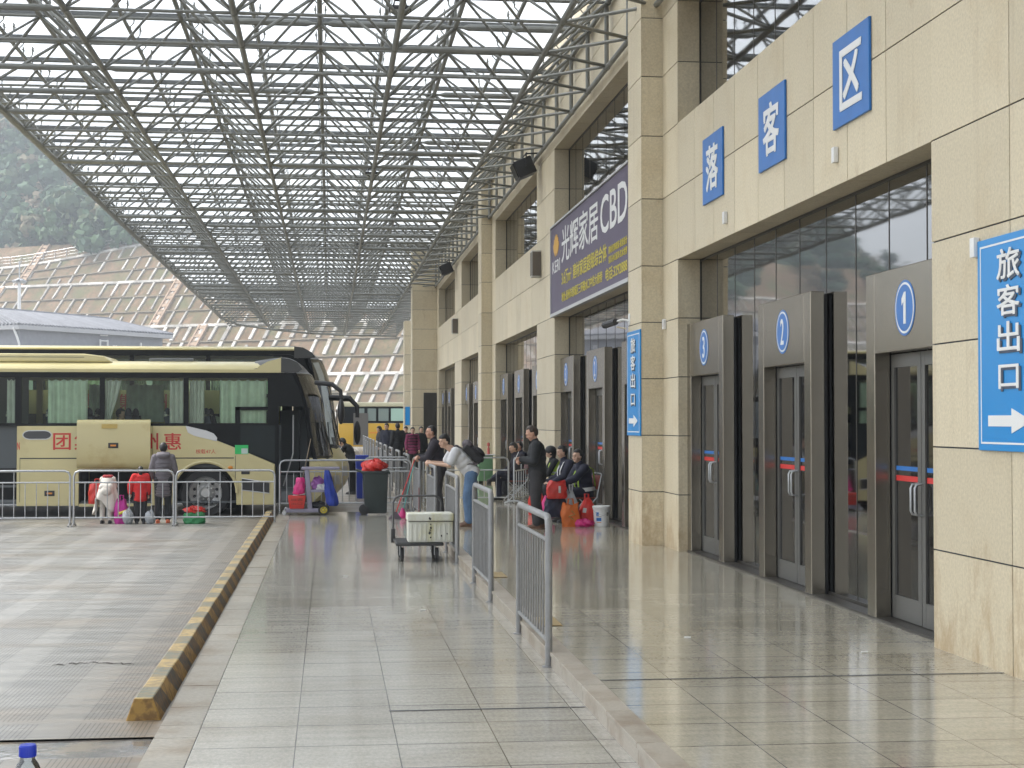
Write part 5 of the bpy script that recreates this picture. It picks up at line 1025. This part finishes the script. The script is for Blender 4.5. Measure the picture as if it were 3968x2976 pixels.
def caps(mb, p, q, r0, r1, n=14):
    p, q = V(p), V(q); t = (q-p).normalized()
    mb.tube([p-t*r0*.98, p-t*r0*.7, p-t*r0*.3, p, q, q+t*r1*.3, q+t*r1*.7, q+t*r1*.98], [r0*.2, r0*.71, r0*.95, r0, r1, r1*.95, r1*.71, r1*.2], n)
def remesh(mb, name, m, parent, vox, sm=4):
    me = bpy.data.meshes.new('r'); me.from_pydata(mb.v, [], mb.f); bm = bmesh.new(); bm.from_mesh(me); bmesh.ops.recalc_face_normals(bm, faces=bm.faces); bm.to_mesh(me); bm.free(); ob = bpy.data.objects.new('r', me); COL.objects.link(ob)
    a = ob.modifiers.new('r', 'REMESH'); a.mode = 'VOXEL'; a.voxel_size = vox; a.use_smooth_shade = True
    b = ob.modifiers.new('s', 'SMOOTH'); b.iterations = sm; b.factor = .5
    bpy.context.view_layer.update(); me2 = bpy.data.meshes.new_from_object(ob.evaluated_get(bpy.context.evaluated_depsgraph_get())); bpy.data.objects.remove(ob); bpy.data.meshes.remove(me)
    me2.materials.clear(); me2.materials.append(m); me2.name = name; me2.shade_smooth(); o = bpy.data.objects.new(name, me2); COL.objects.link(o); o.parent = parent; return o
STAND = dict(pelvis=(0, 0, .96), chest=(0, -.01, 1.27), neck=(0, -.01, 1.46), head=(0, .025, 1.60), shL=(-.175, -.015, 1.40), shR=(.175, -.015, 1.40), elL=(-.235, -.03, 1.12), elR=(.235, -.03, 1.12), wrL=(-.24, .05, .88), wrR=(.24, .05, .88), hipL=(-.09, 0, .93), hipR=(.09, 0, .93), knL=(-.1, .02, .50), knR=(.1, .02, .50), anL=(-.1, -.02, .08), anR=(.1, -.02, .08))
SIT = dict(pelvis=(0, -.06, .56), chest=(0, -.08, .87), neck=(0, -.03, 1.06), head=(0, .02, 1.20), shL=(-.18, -.05, 1.0), shR=(.18, -.05, 1.0), elL=(-.24, .08, .75), elR=(.24, .08, .75), wrL=(-.13, .32, .62), wrR=(.13, .32, .62), hipL=(-.09, -.03, .54), hipR=(.09, -.03, .54), knL=(-.14, .40, .52), knR=(.14, .40, .52), anL=(-.13, .38, .08), anR=(.13, .38, .08))
def person(label, loc, rz, h=1.72, base=STAND, pose={}, top=BLACKC, legs=CHARC, shoes=SHOE, skin=SKIN, hair=HAIR, style='short', sleeve=1.0, hem=.0, yaw=0, pitch=0, vox=.0085, bulk=1.0, curl=.5, group=None, collar=True, parts=None, hemw=1.0, low=-.28):
    s = h/1.72; J = {k: V(v) for k, v in {**base, **pose}.items()}; e = empty('person', label, 'person', loc, rz, group); e.scale = (s, s, s)
    b = MB(); H = J['head']; Hm = M.Rotation(R(yaw), 4, 'Z') @ M.Rotation(R(-pitch), 4, 'X'); hp = lambda x, y, z: H+(Hm @ V((x, y, z)))
    Tm = Hm.to_3x3()
    b.ell(H+Tm @ V((0, -.008, .02)), (.074, .094, .098), 22, 14, Tm); b.ell(hp(0, .018, -.045), (.058, .068, .07), 18, 12, Tm); b.ell(hp(0, .05, -.085), (.03, .03, .025), 12, 8, Tm)
    b.ell(hp(0, .088, -.018), (.013, .022, .026), 10, 8, Tm); b.ell(hp(0, .078, .03), (.05, .02, .016), 12, 8, Tm)
    for q in (-1, 1): b.ell(hp(q*.076, -.008, -.01), (.013, .024, .034), 10, 8, Tm); b.ell(hp(q*.04, .06, -.03), (.024, .024, .02), 10, 8, Tm)
    caps(b, J['neck']-V((0, 0, .03)), H+Tm @ V((0, -.02, -.06)), .056, .05)
    caps(b, J['pelvis'], J['chest'], .105, .115); caps(b, J['chest'], J['neck'], .10, .05)
    for S_ in 'LR':
        q = -1 if S_ == 'L' else 1; sh_, el, wr = J['sh'+S_], J['el'+S_], J['wr'+S_]
        caps(b, J['chest']+V((0, 0, .08)), sh_, .06, .05); caps(b, sh_, el, .047, .037); caps(b, el, wr, .038, .026)
        d_ = (wr-el).normalized(); sd = d_.cross(V((0, 0, 1)));
        if sd.length < .3: sd = d_.cross(V((0, 1, 0)))
        sd.normalize(); nn = sd.cross(d_).normalized()
        if nn.z > 0: nn = -nn
        if S_ == 'L': sd = sd if sd.x > 0 else -sd
        else: sd = sd if sd.x < 0 else -sd
        pc = wr+d_*.045; b.ell(pc, (.03, .03, .036), 10, 8); caps(b, wr, wr+d_*.075, .026, .03)
        for i, (o_, l_) in enumerate(((-.026, .062), (-.009, .072), (.009, .068), (.026, .052))):
            k0 = wr+d_*.085+sd*-o_; k1 = k0+(d_*cos(curl)+nn*sin(curl))*l_*.55; k2 = k1+(d_*cos(curl*2.3)+nn*sin(curl*2.3))*l_*.55; caps(b, k0, k1, .0105, .0095, 8); caps(b, k1, k2, .0095, .008, 8)
        t0 = wr+d_*.03+sd*.024; t1 = t0+(d_*.6+sd*.6+nn*.3).normalized()*.04; caps(b, t0, t1, .0125, .0105, 8); caps(b, t1, t1+(d_*.9+nn*.5).normalized()*.03, .0105, .0085, 8)
        caps(b, J['hip'+S_], J['kn'+S_], .072, .05); caps(b, J['kn'+S_], J['an'+S_], .05, .034); a = J['an'+S_]; caps(b, a-V((0, .03, .035)), a+V((0, .13, -.045)), .038, .028)
    remesh(b, 'body', skin, e, vox/s, 2)
    # trousers
    b = MB()
    for S_ in 'LR': k_, a_ = J['kn'+S_], J['an'+S_]; lb = bulk**.7; caps(b, J['hip'+S_], k_, .10*lb, .076*lb); caps(b, k_, a_+(k_-a_).normalized()*.03, .074*lb, .064*lb); b.ell(a_+V((0, 0, .03)), (.062, .066, .035), 12, 8)
    pv = J['pelvis']; caps(b, J['hipL'], J['hipR'], .105, .105); caps(b, pv, pv+(J['chest']-pv)*.3, .125, .12); remesh(b, 'trousers', legs, e, max(vox, .0105)/s, 3)
    # top
    b = MB(); ch, nk = J['chest'], J['neck']; up = (ch-pv).normalized(); g = bulk
    for f, rx, ry in ((low if not hem else -.2, .148, .118), (.0, .152, .122), (.35, .15, .118), (.7, .162, .122), (1.0, .172, .12), (1.25, .155, .105)):
        T3 = up.to_track_quat('Z', 'Y').to_matrix(); cxy = pv+(ch-pv)*f; ax = V((1, 0, 0)); T3 = M((ax, up.cross(ax), up)).transposed(); b.ell(cxy, (rx*g, ry*g, .13), 20, 10, T3)
    for S_ in 'LR':
        sh_, el, wr = J['sh'+S_], J['el'+S_], J['wr'+S_]; caps(b, ch+(nk-ch)*.55, sh_, .07*g, .068*g); caps(b, sh_, el, .07*g, .058*g) if sleeve > .6 else caps(b, sh_, sh_+(el-sh_)*.72, .07*g, .066*g)
        if sleeve > .6: caps(b, el, el+(wr-el)*.93, .058*g, .045*g)
    if collar: caps(b, nk-V((0, 0, .05)), nk+V((0, .0, .015)), .075, .066)
    if hem:
        z0 = hem; n_ = 6
        for i in range(n_+1): z = z0+.05+(pv.z-.0-z0)*i/n_; b.ell((pv.x, pv.y+.01, z), (.165*g*hemw, .14*g*hemw, .075), 18, 8)
    jk = remesh(b, 'jacket' if sleeve > .6 else 'shirt', top, e, max(vox, .0105)/s, 4)
    # shoes
    for S_ in 'LR':
        a = J['an'+S_]; b = MB(); fw_ = V((0, 1, 0)); b.ell(a+V((0, -.03, -.032)), (.044, .06, .046), 12, 8); b.ell(a+V((0, .09, -.045)), (.047, .085, .034), 14, 8); b.ell(a+V((0, .03, -.025)), (.042, .075, .045), 12, 8); b.box(a.x-.043, a.x+.043, a.y-.085, a.y+.165, a.z-.08, a.z-.062); remesh(b, 'shoe', shoes, e, .008/s, 1)
    # hair, eyes, brows, mouth
    if style != 'none':
        b = MB(); n_, k_ = 30, 20; c0 = V((0, -.014, .026)); vs = []; hl = {'short': .052, 'fringe': .035, 'bob': .03, 'crop': .06, 'recede': .075}[style]; th = 1.05 if style == 'crop' else 1.15
        for i in range(k_+1):
            a = pi*i/k_
            for j in range(n_):
                q = 2*pi*j/n_; p = V((.076*sin(a)*cos(q), .096*sin(a)*sin(q), .10*cos(a))); k2 = th+.025*sin(q*9+i)*sin(a)*(style != 'crop')
                lim = hl if p.y > .03 else (hl-.07 if p.y > -.02 and style != 'bob' else -.10 if style == 'bob' else -.08)
                if p.z < lim-.02: k2 = .80
                elif p.z < lim: k2 = .80+(k2-.80)*(p.z-lim+.02)/.02
                vs.append(H+Tm @ (c0+p*k2))
        b.add(vs, [(i*n_+j, (i+1)*n_+j, (i+1)*n_+(j+1) % n_, i*n_+(j+1) % n_) for i in range(k_) for j in range(n_)])
        if style == 'bob': caps(b, hp(0, -.07, .0), hp(0, -.075, -.12), .075, .05)
        b.build('hair', hair, e, smooth=80)
    for q in (-1, 1):
        b = MB(); b.ell(hp(q*.031, .084, .008), (.010, .006, .0045), 10, 6, Tm); b.build('eye', EYE, e); b = MB(); b.ell(hp(q*.032, .092, .029), (.017, .005, .003), 10, 6, Tm); b.build('eyebrow', hair, e)
    b = MB(); b.ell(hp(0, .082, -.057), (.022, .008, .007), 10, 6, Tm); b.build('mouth', LIP, e)
    if parts: parts(e, J)
    return e
def belt_and_straps(col1, col2, strap=True):
    def f(e, J):
        pv, ch, nk = J['pelvis'], J['chest'], J['neck']; up = (ch-pv).normalized(); c = pv+(ch-pv)*.15; ax = V((1, 0, 0)); fy = up.cross(ax)
        b = MB(); n = 32
        def ring(cc, rx, ry, h): 
            vs = [cc+ax*rx*1.2*cos(2*pi*i/n)+fy*ry*sin(2*pi*i/n)+up*z for z in (-h, h) for i in range(n)]; b.add(vs, [(i, (i+1) % n, n+(i+1) % n, n+i) for i in range(n)])
        ring(c, .20, .17, .035); b.build('belt', col1, e, smooth=60)
        if strap:
            for q in (-1, 1):
                m = MB(); pts = [c+ax*q*.08+fy*.168, pv+(ch-pv)*.7+ax*q*.10+fy*.17, ch+ax*q*.115+fy*.155, ch+up*.15+ax*q*.115+fy*.07, ch+up*.18+ax*q*.115-fy*.02, ch+up*.08+ax*q*.11-fy*.15, c+ax*q*.08-fy*.168]
                vs = []; 
                for p in pts: vs += [p-ax*.026, p+ax*.026]
                m.add(vs, [(2*i, 2*i+1, 2*i+3, 2*i+2) for i in range(len(pts)-1)]); o = m.build('strap', col2, e, smooth=80); sd = o.modifiers.new('s', 'SOLIDIFY'); sd.thickness = .008
    return f
# travellers by the coach
def puffer(e, J):
    b = MB()
    for i in range(9): b.tube([(.178*cos(a)*1.0, .14*sin(a)*1.08+.0, .62+.082*i) for a in [k*2*pi/28 for k in range(28)]], .006, 5, closed=True)
    b.build('quilting', mat('quilt_seam', (.09, .08, .09), .9), e); m = MB(); m.ell((0, -.10, 1.44), (.15, .09, .07), 16, 10); caps(m, (-.1, -.06, 1.47), (.1, -.06, 1.47), .05, .05); remesh(m, 'hood', GREYC, e, .012, 3)
person('person in a long grey quilted coat and orange shoes, seen from behind', (-3.24, 32.0, RD), R(4), 1.58, pose=dict(head=(0, .05, 1.58), elL=(-.25, .02, 1.13), elR=(.25, .04, 1.13), wrL=(-.2, .18, .95), wrR=(.2, .2, .95), anL=(-.11, -.02, .08), anR=(.1, .06, .08)), top=GREYC, legs=BLACKC, shoes=SHOEO, hem=.56, bulk=1.12, hemw=.98, pitch=12, parts=puffer)
person('child in a red jacket and black trousers standing by the luggage bay', (-3.66, 31.85, RD), R(12), 1.13, pose=dict(head=(0, .02, 1.56), elL=(-.3, .0, 1.14), wrL=(-.3, .06, .9)), top=REDC, legs=BLACKC, shoes=SHOE, bulk=1.42, style='bob', hem=.66, hemw=.9)
def cape(e, J):
    rg = random.Random(4)
    def f(u, v):
        a = u*2*pi; z0 = .50+.12*sin(a*2+.4)+.08*sin(a*3+1) - (.25 if abs(cos(a)) > .8 else 0); z = 1.17+(z0-1.17)*v; r_ = .10+.20*v**.7; k = 1+.08*sin(a*6+v*2)*v
        return V((r_*1.15*cos(a)*k, .22*(1-v)*.8+.02+r_*.9*sin(a)*k, z))
    b = MB(); b.grid(f, 48, 16); o = b.build('cape', CAPEC, e, smooth=80); o.modifiers.new('s', 'SOLIDIFY').thickness = .012
    b = MB(); b.tube([(.095*cos(a), .2+.08*sin(a), 1.2) for a in [i*2*pi/20 for i in range(20)]], .05, 10, closed=True); b.build('scarf', mat('scarf_red', (.35, .035, .04), .85, var=.2, vs=20), e)
person('child in a cream cape and red scarf bending into the luggage bay', (-4.33, 32.0, RD), R(-4), 1.3, pose=dict(pelvis=(0, -.02, .88), chest=(0, .12, 1.06), neck=(0, .24, 1.16), head=(0, .36, 1.10), shL=(-.14, .18, 1.14), shR=(.14, .18, 1.14), elL=(-.17, .3, .95), elR=(.17, .3, .95), wrL=(-.1, .45, .85), wrR=(.1, .45, .85)), top=CAPEC, legs=CAPEC, shoes=SHOE, pitch=45, parts=cape)
# man leaning on the railing
person('man in a white T-shirt and jeans leaning on the railing', (2.42, 27.75, U), R(90), 1.70, pose=dict(pelvis=(0, -.03, .95), chest=(0, .17, 1.19), neck=(0, .34, 1.385), head=(-.03, .46, 1.49), shL=(-.17, .27, 1.315), shR=(.17, .29, 1.315), elL=(-.21, .38, 1.075), elR=(.21, .42, 1.10), wrL=(-.05, .65, 1.105), wrR=(.06, .68, 1.13), hipL=(-.09, -.02, .92), hipR=(.09, -.02, .92), knL=(-.1, .05, .50), knR=(.1, -.06, .50), anL=(-.1, .02, .08), anR=(.09, .02, .08)), top=WHITEC, legs=JEANS, shoes=SHOEB, sleeve=.4, yaw=38, pitch=4, style='fringe', vox=.0075, bulk=1.26, curl=.9, collar=False, low=.12)
bp_ = empty('backpack', 'dark grey and black backpack on the back of the leaning man', 'backpack', (2.42, 27.75, U), R(90)); PK = mat('pack_black', (.02, .019, .021), .7, var=.2, vs=14); PK2 = mat('pack_grey', (.10, .085, .095), .75, var=.15, vs=12)
Tb = M.Translation((0, .055, 1.155)) @ M.Rotation(R(-47), 4, 'X'); b = MB()
b.ell(Tb @ V((0, -.17, .0)), (.155, .10, .235), 20, 14, Tb.to_3x3()); b.box(-.14, .14, -.2, -.07, -.2, .19, T=Tb); remesh(b, 'body', PK, bp_, .011, 5); b = MB(); b.ell(Tb @ V((0, -.2, .17)), (.14, .085, .10), 16, 10, Tb.to_3x3()); b.build('lid', PK2, bp_, smooth=80); b = MB(); b.ell(Tb @ V((0, -.255, -.07)), (.115, .055, .12), 16, 10, Tb.to_3x3()); b.build('pocket', PK, bp_, smooth=80)
for q in (-1, 1):
    b = MB(); b.tube([Tb @ V((q*.11, -.08, .2)), V((q*.12, .24, 1.405)), V((q*.13, .31, 1.37)), V((q*.165, .24, 1.19)), V((q*.17, .08, 1.08)), Tb @ V((q*.12, -.08, -.18))], .016, 8); b.build('strap', PK2, bp_)
person('man in a dark jacket leaning on the railing behind the backpack man', (2.05, 30.4, U), R(88), 1.74, pose=dict(chest=(0, .05, 1.26), neck=(0, .09, 1.45), head=(0, .14, 1.595), shL=(-.18, .06, 1.38), shR=(.18, .06, 1.38), elL=(-.22, .2, 1.12), elR=(.22, .2, 1.12), wrL=(.02, .33, 1.10), wrR=(-.02, .36, 1.13), anL=(-.1, -.05, .08), anR=(.1, .12, .08), knR=(.1, .08, .5)), top=DARKC, legs=CHARC, skin=SKINR, style='crop', yaw=8, bulk=1.28)
person('standing man in a black jacket looking down at a phone', (3.5, 27.05, U), R(84), 1.75, pose=dict(pelvis=(0, -.01, .96), chest=(0, 0, 1.26), neck=(0, .03, 1.45), head=(0, .085, 1.585), shL=(-.185, .0, 1.39), shR=(.185, .0, 1.39), elL=(-.25, .05, 1.13), elR=(.25, .05, 1.13), wrL=(-.04, .26, 1.16), wrR=(.05, .25, 1.13), anL=(-.1, -.0, .08), anR=(.1, -.06, .08)), top=BLACKC, legs=CHARC, shoes=SHOEB, skin=SKINR, hair=HAIRB, pitch=24, style='recede', bulk=1.32, vox=.0075, curl=1.0)
p = MB(); p.box(-.036, .036, -.004, .004, -.07, .07, T=M.Rotation(R(25), 4, 'X')); o = p.build('phone', WHT, bevel=.006); o.location = (3.16, 27.05, U+1.24); o.rotation_euler = (0, 0, R(84)); tag(o, 'white phone held up in the hands of the man in black', 'phone')
# seated along the doors
def gpos(i): x, y, a = GU[i]; return (x, y, U), R(a)
lc, rz = gpos(0); person('seated guard nearest the white pail, in navy with lime and white vest bands', lc, rz, 1.72, SIT, dict(chest=(0, -.02, .86), neck=(0, .06, 1.05), head=(.0, .1, 1.19), shL=(-.18, .03, .98), shR=(.18, .03, .98), elL=(-.28, .26, .80), wrL=(-.20, .50, .70), elR=(.22, .18, .72), wrR=(.1, .36, .63)), top=NAVYC, legs=NAVYC, yaw=22, sleeve=.9, bulk=1.2, parts=belt_and_straps(REFL, HIV), vox=.0075, style='short')
lc, rz = gpos(1); person('second seated guard, dark haired, with white vest straps', lc, rz, 1.72, SIT, dict(chest=(0, -.02, .88), neck=(0, .03, 1.07), head=(0, .07, 1.215)), top=NAVYC, legs=BLACKC, yaw=12, pitch=6, bulk=1.2, parts=belt_and_straps(REFL, WHT), style='short')
def helmet(e, J):
    H = J['head']; b = MB(); b.ell(H+V((0, -.015, .045)), (.105, .125, .10), 20, 12); b.build('helmet', BLK, e); v = MB(); c = J['chest']; v.ell(c+V((0, -.01, -.03)), (.19, .15, .22), 20, 12); remesh(v, 'vest', HIV, e, .014, 3)
    m = MB(); m.tube([c+V((.2*cos(a), -.01+.16*sin(a), -.1)) for a in [i*2*pi/24 for i in range(24)]], .018, 6, closed=True); m.build('reflective_band', REFL, e)
lc, rz = gpos(2); person('seated figure in a black helmet and lime vest behind the guards', lc, rz, 1.68, SIT, {}, top=BLACKC, legs=BLACKC, style='bob', parts=helmet, vox=.010)
lc, rz = gpos(3); person('seated man in navy with crossed leg behind the endways barrier', lc, rz, 1.72, SIT, dict(knL=(-.1, .42, .62), anL=(.16, .50, .50), chest=(0, -.02, .88), neck=(0, .05, 1.06), head=(0, .08, 1.2)), top=DARKC, legs=NAVYC, yaw=10, pitch=10, bulk=1.2, vox=.010)
lc, rz = gpos(4); person('balding seated man farthest along the doors, by the barriers', lc, rz, 1.72, SIT, {}, top=NAVYC, legs=BLACKC, skin=SKINR, style='crop', yaw=5, bulk=1.2, vox=.010)
# distant group
def coatband(e, J):
    b = MB()
    for i in range(6): b.tube([(.19*cos(a), .155*sin(a), .86+.11*i) for a in [k*2*pi/24 for k in range(24)]], .022, 6, closed=True)
    b.build('quilt_band', mat('plaid_dark', (.05, .01, .03), .85), e)
PLUM = cloth('cloth_plum_plaid', (.22, .03, .09), .25, 14)
person('woman in a plum checked coat facing the camera on the platform', (2.9, 56.5, U), R(186), 1.60, top=PLUM, legs=BLACKC, hem=.72, bulk=1.18, style='short', vox=.013, parts=coatband)
for i, (x, y, a, h, lab, top, st) in enumerate(((2.83, 60, 175, 1.62, 'person in black with a dark scarf behind the woman in the plum coat', BLACKC, 'bob'), (2.44, 58, 20, 1.74, 'tall person in black seen from behind beside the far railings', BLACKC, 'short'), (2.17, 61.5, 150, 1.73, 'man in a dark jacket holding a parcel by the far railings', NAVYC, 'short'), (1.92, 62.5, 100, 1.62, 'person in a black cap and dark coat at the left of the far group', CHARC, 'bob'), (3.25, 57.5, 205, 1.62, 'person in black half hidden behind the plum coat', BLACKC, 'short'))):
    person(lab, (x, y, U), R(a), h, top=top, legs=BLACKC, style=st, bulk=1.28, vox=.014)
person('person in dark clothes bending beside the front of the taller coach', (.62, 44, RD), R(60), 1.7, pose=dict(chest=(0, .1, 1.2), neck=(0, .22, 1.34), head=(0, .32, 1.42), shL=(-.17, .17, 1.28), shR=(.17, .17, 1.28), elL=(-.22, .3, 1.05), elR=(.22, .3, 1.05), wrL=(-.1, .45, .95), wrR=(.1, .45, .95)), top=BLACKC, legs=BLACKC, pitch=30, vox=.012)
# passengers in the near coach
for x, y, a, lab in ((-4.3, .55, -95, 'passenger in dark clothes behind the second coach window'),):
    person(lab, (x*1.033, 34.4+y, RD+.98), R(a), 1.66, SIT, {}, top=CHARC, legs=BLACKC, vox=.014)

# ------------------------------------------------------------------ haze
HZ = bpy.data.materials.new('haze_air'); HZ.use_nodes = True; n_, l_ = HZ.node_tree.nodes, HZ.node_tree.links; n_.remove(n_['Principled BSDF'])
pv_ = n_.new('ShaderNodeVolumePrincipled'); pv_.inputs['Color'].default_value = (.87, .94, 1, 1); pv_.inputs['Density'].default_value = .0009; pv_.inputs['Anisotropy'].default_value = .0
l_.new(pv_.outputs[0], n_['Material Output'].inputs['Volume'])
tag(MB().box(-950, 950, -130, 1550, -1.3, 190).build('haze', HZ, smooth=0), kind='stuff')
